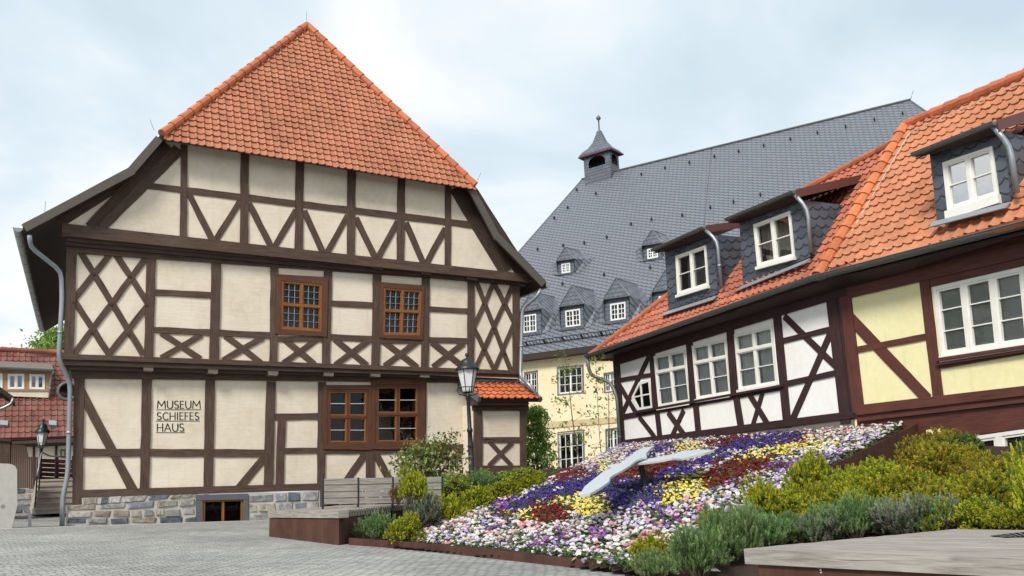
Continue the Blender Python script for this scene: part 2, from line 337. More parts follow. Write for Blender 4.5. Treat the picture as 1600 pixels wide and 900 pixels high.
# ------------------------------------------------------------------ builders
def beam(pl, p, q, wpx, o1=.03, o0=-.02, name='timber_brace', mat='timber_brown', parent=None, jit=.007, ext=0.0, o=None, seg=.28):
    """a hewn timber on a facade: centre line p-q in photo pixels, wpx wide in pixels, from depth o0 to o1"""
    o1 += random.uniform(-.0025, .0025)
    P, Q = Vector(p), Vector(q); d = (Q - P).normalized(); pe = Vector((-d.y, d.x)) * (wpx / 2)
    A, B = pl.c(p, o1), pl.c(q, o1); D = (B - A); Ln = D.length; D.normalize(); A -= D * ext; B += D * ext; Ln += 2 * ext
    Nn = Vector((-D.y, D.x))
    def wd(c): return abs((pl.c(c + pe, o1) - pl.c(c - pe, o1)).dot(Nn)) / 2
    w0, w1 = wd(P), wd(Q); n = max(1, int(Ln / seg)); mb = MB() if o is None else o
    rows = []; du, dv = random.random() * 30, random.random() * 30
    for i in range(n + 1):
        t = i / n; c = A + D * (Ln * t); w = w0 + (w1 - w0) * t; jl = random.uniform(-jit, jit); jr = random.uniform(-jit, jit)
        a, b = c + Nn * (w + jl), c - Nn * (w + jr)
        rows.append((pl.w(a.x, a.y, o1), pl.w(b.x, b.y, o1), pl.w(a.x, a.y, o0), pl.w(b.x, b.y, o0), w))
    for i in range(n):
        r, s = rows[i], rows[i + 1]; u0, u1 = du + Ln * i / n, du + Ln * (i + 1) / n; W2 = r[4] * 2; T = abs(o1 - o0)
        mb.face((r[1], s[1], s[0], r[0]), [(u0, dv), (u1, dv), (u1, dv + W2), (u0, dv + W2)])
        mb.face((r[0], s[0], s[2], r[2]), [(u0, dv), (u1, dv), (u1, dv + T), (u0, dv + T)])
        mb.face((r[3], s[3], s[1], r[1]), [(u0, dv), (u1, dv), (u1, dv + T), (u0, dv + T)])
    for r, fl in ((rows[0], 1), (rows[-1], 0)):
        pts = [r[0], r[2], r[3], r[1]]; mb.face(pts if fl else pts[::-1])
    if o is None: return mb.build(name, MT[mat], parent)
def band(pl, tl, tr, br, bl, o1, o0, name, mat, parent, mb=None):
    """a horizontal member whose front face fills the four photo pixels, from depth o0 out to o1"""
    own = mb is None; mb = mb or MB()
    f = [pl.hit(*p, o1) for p in (tl, tr, br, bl)]; k = [x - pl.n * (o1 - o0) for x in f]
    mb.hexa(k + f)
    if own: return mb.build(name, MT[mat], parent)
def wall(pl, poly, holes, name, mat, parent, o=0.0):
    loops = [[pl.c(p, o) for p in poly]] + [[q.copy() for q in h] for h in holes]
    l3 = [[Vector((p.x, p.y, 0)) for p in lp] for lp in loops]
    flat = [p for lp in l3 for p in lp]; mb = MB()
    for t in tessellate_polygon(l3):
        tri = [flat[i] for i in t]
        if (tri[1] - tri[0]).cross(tri[2] - tri[0]).z < 0: tri.reverse()
        mb.face([pl.w(p.x, p.y, o) for p in tri], [(p.x, p.y) for p in tri])
    return mb.build(name, MT[mat], parent)
class Q4:                                       # a four-cornered opening in plane coordinates (tl, tr, br, bl)
    def __init__(s, pl, px, o=0.0, raw=False):
        s.pl = pl; s.q = [Vector(p) for p in px] if raw else [pl.c(p, o) for p in px]
        s.W = ((s.q[1] - s.q[0]).length + (s.q[2] - s.q[3]).length) / 2; s.H = ((s.q[3] - s.q[0]).length + (s.q[2] - s.q[1]).length) / 2
    def p(s, a, t): return s.q[0] * ((1 - a) * (1 - t)) + s.q[1] * (a * (1 - t)) + s.q[2] * (a * t) + s.q[3] * ((1 - a) * t)
    def w(s, a, t, o): c = s.p(a, t); return s.pl.w(c.x, c.y, o)
    def box(s, mb, a0, a1, t0, t1, o0, o1):
        c = [(a0, t0), (a1, t0), (a1, t1), (a0, t1)]
        mb.hexa([s.w(*x, o0) for x in c] + [s.w(*x, o1) for x in c])
    def ring(s, mb, a0, a1, t0, t1, wd, o0, o1):
        x, y = wd / s.W, wd / s.H
        s.box(mb, a0, a0 + x, t0, t1, o0, o1); s.box(mb, a1 - x, a1, t0, t1, o0, o1)
        s.box(mb, a0 + x, a1 - x, t0, t0 + y, o0, o1 - .001); s.box(mb, a0 + x, a1 - x, t1 - y, t1, o0, o1 - .001)
    def hole(s, m=.0):
        x, y = m / s.W, m / s.H; return [s.p(x, y), s.p(1 - x, y), s.p(1 - x, 1 - y), s.p(x, 1 - y)]
    def face(s, mb, o, m=0.0):
        x, y = m / s.W, m / s.H; pts = [s.w(x, 1 - y, o), s.w(1 - x, 1 - y, o), s.w(1 - x, y, o), s.w(x, y, o)]; mb.face(pts)
def reveal(q, parent, depth=.45, mat='room_dark', o=-.01):
    mb = MB(); c = [(0, 0), (1, 0), (1, 1), (0, 1)]
    f = [q.w(*x, o) for x in c]; b = [q.w(*x, -depth) for x in c]
    for i in range(4): j = (i + 1) % 4; mb.face((f[j], f[i], b[i], b[j]))
    mb.face((b[3], b[2], b[1], b[0]))
    return mb.build('reveal', MT[mat], parent)
def curtain_or_reflection(q, parent, a0=0, a1=1, t0=.0, t1=1, o=-.14, amp=.018, mat='curtain_or_reflection', waves=9):
    mb = MB(); n = waves * 6
    for i in range(n):
        x0, x1 = a0 + (a1 - a0) * i / n, a0 + (a1 - a0) * (i + 1) / n
        z0, z1 = o + amp * math.sin(i * math.pi / 3), o + amp * math.sin((i + 1) * math.pi / 3)
        mb.face((q.w(x0, t1, z0), q.w(x1, t1, z1), q.w(x1, t0, z1), q.w(x0, t0, z0)))
    return mb.build('curtain_or_reflection', MT[mat], parent, True)
def window(pl, px, parent, fw=.06, o=.02, vs=(.5,), hs=(), vw=.06, hw=.05, sash=.035, bars_v=(), bars_h=(), bw=.018, frame='white_paint',
           barm=None, gl='glass', name='window', hole_m=.02, back=True, sashm=None, deep=-.07, sill=None, cell_bars=None):
    """a window: outer frame with mullions and transoms (the part), sashes, glazing bars, panes, reveal (sub-parts)"""
    q = px if isinstance(px, Q4) else Q4(pl, px, o); mb = MB(); q.ring(mb, 0, 1, 0, 1, fw, deep, o)
    fx, fy = fw / q.W, fw / q.H
    for v in vs: q.box(mb, v - vw / q.W / 2, v + vw / q.W / 2, fy, 1 - fy, deep, o - .003)
    for h in hs: q.box(mb, fx, 1 - fx, h - hw / q.H / 2, h + hw / q.H / 2, deep, o + .004)
    f = mb.build(name, MT[frame], parent)
    xs = [fx] + sum([[v - vw / q.W / 2, v + vw / q.W / 2] for v in vs], []) + [1 - fx]
    ys = [fy] + sum([[h - hw / q.H / 2, h + hw / q.H / 2] for h in hs], []) + [1 - fy]
    sb = MB(); bb = MB()
    for i in range(0, len(xs), 2):
        for j in range(0, len(ys), 2):
            a0, a1, t0, t1 = xs[i], xs[i + 1], ys[j], ys[j + 1]
            if sash: q.ring(sb, a0, a1, t0, t1, sash, deep + .01, o - .015)
            bv, bh = cell_bars(i // 2, j // 2) if cell_bars else (bars_v, bars_h)
            for b in bv:
                x = a0 + (a1 - a0) * b; q.box(bb, x - bw / q.W / 2, x + bw / q.W / 2, t0, t1, deep + .02, o - .022)
            for b in bh:
                y = t0 + (t1 - t0) * b; q.box(bb, a0, a1, y - bw / q.H / 2, y + bw / q.H / 2, deep + .021, o - .024)
    if sb.f: sb.build('sash', MT[sashm or frame], f)
    if bb.f: bb.build('glazing_bar', MT[barm or frame], f)
    pb = MB(); q.face(pb, (deep + o) / 2 - .012, fw * .5); pb.build('pane', MT[gl], f)
    if back: reveal(q, f, .5, o=deep - .001 if False else -.012)
    if sill:
        s_ = MB(); ex = sill[1] / q.W; hh = sill[2] / q.H if len(sill) > 2 else .05 / q.H
        q.box(s_, -ex, 1 + ex, 1.0, 1.0 + hh, -.05, o + sill[0]); s_.build('sill', MT[sill[3] if len(sill) > 3 else frame], f)
    return f, q

PROF = [(0, .0), (.05, .014), (.13, .034), (.21, .040), (.30, .030), (.40, .006), (.50, -.002), (.78, -.004)]
def tile_roof(pl, poly, tw, th, name, parent, tint=(.52, .15, .06), var=.18, lift=.035, amp=1.0, mat='tile', dark=.06):
    """pantiles laid in courses over a convex polygon given in roof-plane coordinates (u along the eave, v up the slope)"""
    poly = [Vector(p) for p in poly]; vs = [p.y for p in poly]; v0, v1 = min(vs), max(vs)
    def span(v):
        xs = []
        for i in range(len(poly)):
            a, b = poly[i], poly[(i + 1) % len(poly)]
            if (a.y - v) * (b.y - v) <= 0 and abs(a.y - b.y) > 1e-9: xs.append(a.x + (b.x - a.x) * (v - a.y) / (b.y - a.y))
        return (min(xs), max(xs)) if len(xs) > 1 else None
    mb = MB(); n = int(math.ceil((v1 - v0) / th))
    umin = min(p.x for p in poly)
    for j in range(n):
        a, b = v0 + j * th, min(v0 + (j + 1) * th, v1)
        s0, s1 = span(a + 1e-4), span(b - 1e-4)
        if not s0: continue
        if not s1: s1 = ((s0[0] + s0[1]) / 2,) * 2
        lo, hi = min(s0[0], s1[0]), max(s0[1], s1[1]); k0 = math.floor((lo - umin) / tw); k1 = math.ceil((hi - umin) / tw)
        for k in range(k0, k1):
            t = random.gauss(1, var * .55); hue = random.gauss(0, dark); jl = random.uniform(-.006, .006); jv = random.uniform(-.012, .012)
            cc = (max(.02, tint[0] * t), max(.01, tint[1] * t * (1 + hue)), max(.005, tint[2] * t * (1 + hue)))
            us = [umin + (k + f) * tw for f, _ in PROF] + [umin + (k + 1) * tw]; hs = [h * amp for _, h in PROF] + [0.0]
            for i in range(len(us) - 1):
                L0, L1 = max(s0[0], min(s0[1], us[i])), max(s0[0], min(s0[1], us[i + 1]))
                T0, T1 = max(s1[0], min(s1[1], us[i])), max(s1[0], min(s1[1], us[i + 1]))
                if L1 - L0 < 1e-5 and T1 - T0 < 1e-5: continue
                lb = a - .03 + jv
                p = [pl.w(L0, lb, hs[i] + lift + jl), pl.w(L1, lb, hs[i + 1] + lift + jl), pl.w(T1, b, hs[i + 1] * .9), pl.w(T0, b, hs[i] * .9)]
                uv = [(us[i], a), (us[i + 1], a), (us[i + 1], b), (us[i], b)]
                mb.face(p, uv, cc)
                mb.face([pl.w(L0, lb + .003, hs[i] + lift + jl - .03), pl.w(L1, lb + .003, hs[i + 1] + lift + jl - .03), p[1], p[0]], uv, tuple(x * .8 for x in cc))
    return mb.build(name, MT[mat], parent)
def cap_tiles(A, B, r, step, name, parent, tint=(.5, .15, .065), up=None, mortar=False):
    A, B = Vector(A), Vector(B); d = (B - A); n = max(1, round(d.length / step)); mb = MB()
    for i in range(n):
        t = random.gauss(1, .1); p, q = A + d * (i / n), A + d * ((i + 1.12) / n)
        mb.tube([p, p + (q - p) * .9, q], [r * 1.28, r * 1.02, r * .88], 10, True, tuple(x * t for x in tint))
    return mb.build(name, MT['tile'], parent)
def slab(pts, thick_dir, name, mat, parent, mb=None):
    own = mb is None; mb = mb or MB(); p = [Vector(x) for x in pts]; b = [x + thick_dir for x in p]
    mb.face(p); mb.face(b[::-1])
    for i in range(len(p)): j = (i + 1) % len(p); mb.face((p[i], b[i], b[j], p[j]))
    if own: return mb.build(name, MT[mat], parent)
def pipe(pts, r, name, mat, parent, n=8):
    mb = MB(); P = [Vector(p) for p in pts]; o = [P[0]]
    for i in range(1, len(P) - 1):                    # rounded elbows
        a, b, c = P[i - 1], P[i], P[i + 1]; l = min((a - b).length, (c - b).length) * .4; l = min(l, .16)
        s, t = b + (a - b).normalized() * l, b + (c - b).normalized() * l
        o += [s, s * .25 + b * .5 + t * .25, t]
    o.append(P[-1]); mb.tube(o, r, n); 
    if name == 'downpipe':
        for i in range(1, len(P)):
            if (P[i] - P[i - 1]).length > 1.0:
                c = (P[i] * .55 + P[i - 1] * .45); d = (P[i] - P[i - 1]).normalized() * .03; mb.tube([c - d, c + d], r * 1.2, n)
    return mb.build(name, MT[mat], parent, True)
def gutter(A, B, r, parent, mat='gutter_dark', down=Z * -1, out=None, name='gutter'):
    A, B = Vector(A), Vector(B); d = (B - A).normalized(); out = out or d.cross(Z).normalized(); mb = MB(); n = 8
    for rr, fl in ((r, 1), (r * .86, 0)):
        for i in range(n):
            a0, a1 = math.pi * i / n, math.pi * (i + 1) / n
            o0, o1 = out * (math.cos(a0) * rr) - Z * (math.sin(a0) * rr), out * (math.cos(a1) * rr) - Z * (math.sin(a1) * rr)
            f = (A + o0, B + o0, B + o1, A + o1); mb.face(f if fl else f[::-1])
    for E in (A, B): mb.face([E + out * (math.cos(math.pi * i / n) * r) - Z * (math.sin(math.pi * i / n) * r) for i in range(n + 1)])
    mb.tube([A + out * r, B + out * r], r * .14, 6)
    k = int((B - A).length / .8)
    for i in range(k):
        p = A + d * ((i + .5) * .8)
        mb.tube([p + (out * (math.cos(t) * r * 1.04) - Z * (math.sin(t) * r * 1.04)) for t in [math.pi * j / 6 for j in range(7)]], .009, 4)
    return mb.build(name, MT[mat], parent)

# ================================================================== MUSEUM HOUSE
mus = thing('museum_house', 'large leaning half-timbered house with cream plaster, dark brown beams and orange half-hipped roof', 'house')
TB = 'timber_brown'
# --- windows first: their openings are cut out of the walls
w1 = [(440, 438), (503.5, 444), (502.5, 518), (438.5, 514)]; w2 = [(599.5, 449), (659.5, 453.5), (656, 524), (598, 523)]
wA = [(511, 608), (576, 608), (575.5, 695), (511, 694.5)]; wB = [(587, 601), (656, 601), (655.5, 693.5), (586.5, 693.5)]
hol1 = [Q4(MF1, w, 0).hole() for w in (w1, w2)]; holg = [Q4(MG, w, 0).hole() for w in (wA, wB)]
wall(MG, [(117, 575), (812, 578), (814, 756), (114, 777)], holg, 'plaster_wall', 'plaster_cream', mus)
wall(MF1, [(107, 372), (808, 434), (810, 592), (102, 562)], hol1, 'plaster_wall', 'plaster_cream', mus)
wall(MF2, [(98, 366), (96, 349), (189, 288), (266, 208), (733, 280), (829, 430), (829, 440)], [], 'plaster_wall', 'plaster_cream', mus)
BK = -MG.n; BKL = azdir(-25.5)                       # the crooked left side is not square to the front
mb = MB()
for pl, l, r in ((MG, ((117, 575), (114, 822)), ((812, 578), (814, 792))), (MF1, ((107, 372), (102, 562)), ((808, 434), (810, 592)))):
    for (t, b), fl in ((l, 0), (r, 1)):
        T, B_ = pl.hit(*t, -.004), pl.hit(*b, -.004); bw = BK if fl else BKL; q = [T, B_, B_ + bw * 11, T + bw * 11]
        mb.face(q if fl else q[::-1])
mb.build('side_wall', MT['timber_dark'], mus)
# --- gable storey
def B2(p, q, w, name='timber_brace', o1=.03, m=TB, ext=0.0): return beam(MF2, p, q, w, o1, -.02, name, m, mus, ext=ext)
for p, q, w in (((288, 226), (286.5, 374), 11), ((383, 234), (381.5, 384), 13), ((469, 246), (467, 394), 12.5), ((550, 258), (548.5, 402), 12.5), ((627.5, 268), (626, 408), 11.5), ((700.7, 280), (700, 414), 9)):
    B2(p, q, w, 'timber_post', .034)
B2((228, 289.5), (745, 352), 10, 'timber_rail', .027)
for p, q in (((295.5, 303), (333, 377)), ((376, 313), (335.5, 378)), ((389, 317), (424, 386)), ((463, 328), (428.5, 387)), ((475.5, 329), (505, 395)), ((543.5, 337), (510.5, 396)),
             ((556, 340), (586, 401.5)), ((622, 346), (590.5, 403)), ((634, 347.5), (661.5, 410.5)), ((696, 357), (667, 411))):
    B2(p, q, 9.5, o1=.02)
B2((280, 233), (156, 356), 19, 'timber_strut', .022); B2((262, 226), (140, 353), 15, 'timber_strut', .05, 'timber_dark')
B2((262, 226), (190, 289), 18, 'timber_rafter', .012, 'timber_dark'); B2((200, 281), (92, 350), 15, 'timber_rafter', .012, 'timber_dark')
B2((714, 292), (793, 424), 24, 'timber_rafter', .03, 'timber_dark'); B2((736, 300), (818, 428), 22, 'timber_rafter', .015, 'timber_dark')
band(MF2, (97, 348.5), (828, 428.5), (828, 441), (97, 368), .05, -.06, 'timber_beam', TB, mus)
band(MF1, (103, 366), (822, 439), (822, 446), (103, 383), .12, -.02, 'moulded_beam', 'timber_dark', mus)
band(MF1, (105, 371), (818, 436), (818, 440), (105, 376), .16, .0, 'moulding', TB, mus)
band(MF1, (106, 380), (812, 437), (812, 444), (106, 394.5), .045, -.02, 'timber_plate', TB, mus)
for x in (237, 338, 431, 514, 590, 666, 738):
    y = 377 + (x - 237) * .112; band(MF1, (x - 9, y - 6), (x + 9, y - 4), (x + 8, y + 5), (x - 8, y + 3), .20, .0, 'beam_end', TB, mus)
# --- first floor
def B1(p, q, w, name='timber_brace', o1=.03, m=TB): return beam(MF1, p, q, w, o1, -.02, name, m, mus)
for p, q, w in (((112.5, 385), (107.5, 556), 15.5), ((237, 390), (232.5, 562), 14.5), ((338.5, 400), (334.5, 567), 15), ((429.5, 408), (427.2, 572), 12), ((513.5, 416), (509.5, 574), 12.5),
                ((590, 424), (587, 578), 13), ((666, 430), (664, 580), 11.5), ((736.7, 437), (736, 582), 10.5), ((807, 440), (807, 584), 11)):
    B1(p, q, w, 'timber_post', .036)
for p, q, w in (((240, 515), (428, 524), 9.5), ((428, 529), (514, 530), 8), ((510, 526), (590, 530), 9.5), ((588, 533), (666, 533), 7), ((664, 530.5), (737, 532.5), 8.5), ((243, 456.5), (333, 461), 9.5), ((516, 473.5), (585, 477), 9), ((670, 482.5), (733, 486), 8)):
    B1(p, q, w, 'timber_rail', .027)
for p, q in (((252.5, 520), (313, 561)), ((315, 523), (252, 559)), ((352.5, 524.5), (408, 567)), ((411, 527), (348.5, 563)), ((443.4, 529), (491.5, 569)), ((495.6, 530), (443, 568)),
             ((523, 530), (574, 571)), ((577, 531.5), (524, 570)), ((599, 533), (652.4, 574)), ((654, 532.5), (601, 572)), ((674.4, 534.4), (728, 576)), ((725, 536), (676.5, 573.5))):
    B1(p, q, 9.5, o1=.02 if p[0] < q[0] else .024)
for i, (p, q) in enumerate((((125, 392), (224, 554)), ((181, 397), (231, 473)), ((117, 471), (171, 555)))): B1(p, q, 10, 'lattice_brace', .019)
for p, q in (((174.5, 394), (115.5, 467)), ((229, 401.5), (116, 553)), ((231, 477), (169, 555))): B1(p, q, 10, 'lattice_brace', .0245)
for p, q in (((745, 441), (799, 580)), ((772.5, 443), (803.5, 504)), ((740.5, 512), (773, 579))): B1(p, q, 7, 'lattice_brace', .019)
for p, q in (((772, 442), (740.5, 512)), ((802, 445), (742, 578)), ((803.5, 505), (772.5, 579))): B1(p, q, 7, 'lattice_brace', .0245)
for x, y in ((146.3, 427), (203, 431), (173.7, 474.5), (142.5, 519), (200.5, 522.5), (115, 472), (229, 477), (755.5, 474), (787.5, 475), (771, 512), (756, 546), (789, 552)):
    s_ = 1.9 if x < 400 else 1.5; band(MF1, (x - s_, y - s_), (x + s_, y - s_), (x + s_, y + s_), (x - s_, y + s_), .046, .01, 'peg', 'timber_dark', mus)
# casings and windows of the first floor
def casing(pl, outer, inner, m='wood_casing'):
    o, i = [pl.c(p, .06) for p in outer], [pl.c(p, .06) for p in inner]; mb = MB()
    for k in range(4):
        j = (k + 1) % 4; f = [pl.w(*c, .06) for c in (o[k], o[j], i[j], i[k])]; b = [x - pl.n * .1 for x in f]; mb.hexa(b + f)
    return mb.build('window_casing', MT[m], mus)
casing(MF1, [(431.5, 428), (513, 433), (510.5, 526), (430, 521.5)], w1); casing(MF1, [(594.5, 440.5), (663.5, 446), (661, 531), (592.5, 527.5)], w2)
casing(MG, [(505, 601.5), (580.5, 601.5), (580.5, 703), (504.5, 701.5)], wA); casing(MG, [(581, 594.5), (664.5, 594.5), (664, 703), (580.5, 701.5)], wB)
for w in (w1, w2):
    f, q = window(MF1, w, mus, .045, .045, (.5,), (.49,), .05, .05, .022, (1 / 3, 2 / 3), (1 / 3, 2 / 3), .008, 'wood_orange', 'lead', 'glass')
    curtain_or_reflection(q, f, .04, .96, .36, .96, -.10, .01, 'red_boards_or_reflection', 4)  # red-brown reflection painted as a sheet behind the panes, no cloth there
for w in (wA, wB):
    f, q = window(MG, w, mus, .06, .045, (.5,), (.5,), .055, .06, .03, (), (.5,), .011, 'wood_casing', 'white_far', 'glass', sashm='wood_orange')
# --- jetty between the floors
band(MF1, (97, 552.5), (812, 579), (812, 585), (97, 561), .05, -.34, 'timber_beam', TB, mus)
band(MF1, (99, 560), (811, 584), (811, 590), (99, 570), .01, -.34, 'moulded_beam', 'timber_dark', mus)
band(MF1, (101, 568), (810, 589), (810, 593), (101, 577), -.10, -.34, 'moulding', TB, mus)
band(MG, (110, 574), (810, 588), (810, 599), (112, 591), .05, -.03, 'timber_plate', TB, mus)
for x, y in ((232, 575), (333, 579), (427, 582), (514, 583), (587, 584), (664, 585), (736, 586)):
    band(MG, (x - 8.5, y - 5), (x + 8.5, y - 4), (x + 7, y + 5), (x - 7, y + 4), .30, .0, 'beam_end', 'wood_weathered', mus)
# --- ground floor
def B0(p, q, w, name='timber_brace', o1=.03, m=TB): return beam(MG, p, q, w, o1, -.02, name, m, mus)
for p, q, w in (((124.5, 586), (121, 791), 16.5), ((230, 590), (226, 768), 15), ((328.5, 594), (325.5, 765), 14.5), ((424, 596), (419.5, 762), 14.5), ((440.5, 655), (437, 760), 12.5), ((503.5, 597), (501.5, 820), 12), ((579, 703), (579, 752), 13), ((662, 597), (661, 702), 9)):
    B0(p, q, w, 'timber_post', .036)
for p, q, w in (((129, 707), (419, 708), 12), ((428, 651), (502, 650.5), 10.5), ((445, 704.5), (500, 703.5), 8.5), ((505, 705), (664, 705), 8), ((664, 698), (728, 698), 8)): B0(p, q, w, 'timber_rail', .027)
for p, q, w in (((125, 609), (208, 766), 14), ((415.5, 713), (372, 764), 12), ((573, 706), (541, 752), 11), ((585.5, 706), (609, 750), 11), ((724, 698), (707, 726), 9)): B0(p, q, w, o1=.021)
band(MG, (128, 765.5), (504, 755), (504, 766), (128, 777.5), .045, -.03, 'timber_sill', TB, mus)
band(MG, (508, 749), (745, 743), (745, 755), (508, 765), .045, -.03, 'timber_sill', TB, mus)
# --- stone base: individual blocks, each with its own stone colour, around two cellar windows
def stone_base(pl, tl, tr, br, bl, rows, skip, parent, o=.03, name='stone_base', wmin=.14, wmax=.58):
    q = Q4(pl, (tl, tr, br, bl), o); mb = MB(); cols = [(.13, .15, .185), (.20, .215, .24), (.37, .355, .32), (.42, .385, .32), (.30, .295, .285), (.31, .265, .215), (.34, .345, .34), (.24, .245, .25), (.29, .30, .31), (.38, .37, .35)]
    t = 0; hs = [random.uniform(.8, 1.2) for _ in range(rows)]; S_ = sum(hs)
    for r in range(rows):
        t1 = t + hs[r] / S_; a = 0.0
        while a < 1:
            w = random.uniform(wmin, wmax) / q.W; b = min(1, a + w); b = 1 if 1 - b < .12 / q.W else b
            for s0, s1, tt in skip:
                if t1 > tt and a < s0 < b: b = s0
                if t1 > tt and s0 <= a < s1: a = None; nxt = s1; break
            if a is None: a = nxt; continue
            g, gy = .022 / q.W, .016 / q.H; c0 = random.choice(cols); k = random.uniform(.8, 1.25); c0 = tuple(x * k for x in c0)
            def P(x, y, oo): return q.w(x, y, oo)
            j = lambda: random.uniform(-.02, .02)
            co = [(a + g + j() / q.W, t + gy + j() / q.H), (b - g + j() / q.W, t + gy + j() / q.H), (b - g + j() / q.W, t1 - gy + j() / q.H), (a + g + j() / q.W, t1 - gy + j() / q.H)]
            cx, cy = sum(c[0] for c in co) / 4, sum(c[1] for c in co) / 4; d = random.uniform(.02, .05)
            inn = [(x + (cx - x) * .16, y + (cy - y) * .2) for x, y in co]
            A_ = [P(x, y, o + .004) for x, y in co]; B_ = [P(x, y, o + d + random.uniform(-.008, .008)) for x, y in inn]
            mb.face(B_[::-1], col=c0)
            for i in range(4): jn = (i + 1) % 4; mb.face((A_[i], B_[i], B_[jn], A_[jn]), col=c0)
            a = b
        t = t1
    s = mb.build(name, MT['stone'], parent)
    m2 = MB(); q2 = q
    xs = [0.0] + sum([[a_, b_] for a_, b_, _ in sorted(skip)], []) + [1.0]
    for i in range(0, len(xs), 2): q2.box(m2, xs[i], xs[i + 1], 0, 1, o - .12, o + .006)
    for a_, b_, tt in skip:
        if tt > 0: q2.box(m2, a_, b_, 0, tt, o - .12, o + .006)
    m2.build('mortar', MT['mortar'], s); return q
stone_base(MG, (104, 790), (306, 777.8), (306, 832), (103, 826), 4, [], mus); stone_base(MG, (388.5, 772.8), (500, 766), (500, 838), (388.5, 834.6), 4, [], mus)
stone_base(MG, (128, 777), (330, 770), (320, 776), (128, 791), 1, [], mus)
stone_base(MG, (570, 761.5), (745, 754), (745, 800), (570, 809), 3, [], mus)
def cellar(px, st):
    band(MG, *st[0], .075, -.05, 'stone_lintel', 'lintel_slate', mus); band(MG, *st[1], .07, -.05, 'stone_jamb', 'lintel_slate', mus); band(MG, *st[2], .07, -.05, 'stone_jamb', 'lintel_slate', mus)
    window(MG, px, mus, .05, .03, (.5,), (), .05, sash=0, frame='wood_orange', name='cellar_window', deep=-.03)
cellar([(317, 781), (380, 779), (380, 825), (316, 826)], (((307, 773.5), (388, 771), (388, 780), (307, 782)), ((307, 781.5), (316.5, 781.5), (316.5, 827), (306.5, 827)), ((380.5, 779.5), (388, 779.5), (388, 827), (380.5, 827))))
cellar([(507, 779), (557, 777), (557, 806), (507, 808)], (((503, 764), (566, 761), (566, 777), (503, 779)), ((502, 779), (507, 779), (507, 808), (502, 808)), ((557, 777), (570, 777), (570, 806), (557, 806))))
# --- lettering painted on the plaster, drawn as strokes
def glyph(ch):
    arc = lambda cx, cy, rx, ry, a0, a1, n=9: [(cx + rx * math.cos(R_(a0 + (a1 - a0) * i / n)), cy + ry * math.sin(R_(a0 + (a1 - a0) * i / n))) for i in range(n + 1)]
    return {'M': (1.02, [[(.04, 0), (.12, 1)], [(.12, 1), (.51, .32)], [(.51, .32), (.90, 1)], [(.90, 1), (.98, 0)]]),
            'U': (.74, [[(.06, 1), (.06, .38)] + arc(.37, .36, .31, .36, 180, 360) + [(.68, 1)]]),
            'S': (.56, [arc(.29, .74, .23, .26, 40, 270, 9)[:-1] + arc(.27, .26, .24, .24, 90, -140, 9)]),
            'E': (.52, [[(.07, 0), (.07, 1)], [(.07, .97), (.47, .97)], [(.07, .53), (.43, .53)], [(.07, .03), (.48, .03)]]),
            'F': (.50, [[(.07, 0), (.07, 1)], [(.07, .97), (.47, .97)], [(.07, .53), (.42, .53)]]),
            'C': (.74, [arc(.44, .5, .38, .49, 48, 312, 14)]), 'H': (.76, [[(.07, 0), (.07, 1)], [(.69, 0), (.69, 1)], [(.07, .5), (.69, .5)]]),
            'I': (.2, [[(.1, 0), (.1, 1)]]), 'A': (.78, [[(.02, 0), (.38, 1)], [(.38, 1), (.76, 0)], [(.15, .34), (.62, .34)]])}[ch]
def lettering(pl, words, parent, o=.004):
    for txt, x0, x1, yt, yb, yu in words:
        q = Q4(pl, [(x0, yt), (x1, yt), (x1, yb), (x0, yb)], o); mb = MB(); tot = sum(glyph(c)[0] + .13 for c in txt) - .13; x = 0; H = q.H
        st = H * .135
        for c in txt:
            w, strokes = glyph(c)
            for s in strokes:
                P = [q.p((x + a) / tot, 1 - b) for a, b in s]
                for i in range(len(P) - 1):
                    d = (P[i + 1] - P[i]).normalized(); nn = Vector((-d.y, d.x)) * (st / 2); e = d * (st * .25)
                    k = 1.0 if abs(d.y) > .5 else .72
                    oo = o + .0006 * i
                    mb.face([pl.w(*(P[i] - e - nn * k), oo), pl.w(*(P[i + 1] + e - nn * k), oo), pl.w(*(P[i + 1] + e + nn * k), oo), pl.w(*(P[i] - e + nn * k), oo)])
            x += w + .13
        mb.build('lettering', MT['letter_black'], parent)
        u = Q4(pl, [(x0 - 1, yu - .8), (x1 + 1, yu - .8), (x1 + 1, yu + .6), (x0 - 1, yu + .6)], o); mb = MB(); u.box(mb, 0, 1, 0, 1, 0, .004); mb.build('underline', MT['concrete_step'], parent)
lettering(MG, [('MUSEUM', 245.5, 313.5, 626.5, 638.2, 640.3), ('SCHIEFES', 245, 311, 644.5, 656, 658), ('HAUS', 245, 287.5, 662, 674, 676)], mus)
# --- roof: tiled half-hip over the gable, side slopes running back
MV = MF2.off(.36)
hB, hB2 = MV.hit(253, 208), MV.hit(741, 288)
zz = (hB.z + hB2.z) / 2
um = (MV.ab(hB).x + MV.ab(hB2).x) / 2
apex = cut(479, 40, MV.P0 + MV.u * um, MV.u)
hu = (hB2 - hB).normalized(); md = (hB + hB2) / 2; hv = apex - md; hv = (hv - hu * hv.dot(hu)).normalized()
HP = Pl(hB, hu, hv)
print('hip pitch', math.degrees(math.asin(hv.z)), 'slope len', (apex - md).length, 'eave', (hB2 - hB).length, hB.z, hB2.z)
rf = slab([hB - hv * .1, hB2 - hv * .1, apex], -HP.n * .12, 'roof', 'soffit', mus)
tile_roof(HP, [HP.ab(hB) - Vector((.0, .18)), HP.ab(hB2) - Vector((0, .18)), HP.ab(apex)], .172, (apex - md).length / 27, 'roof_tiles', mus, (.435, .172, .096), .08, amp=.85, dark=.03)
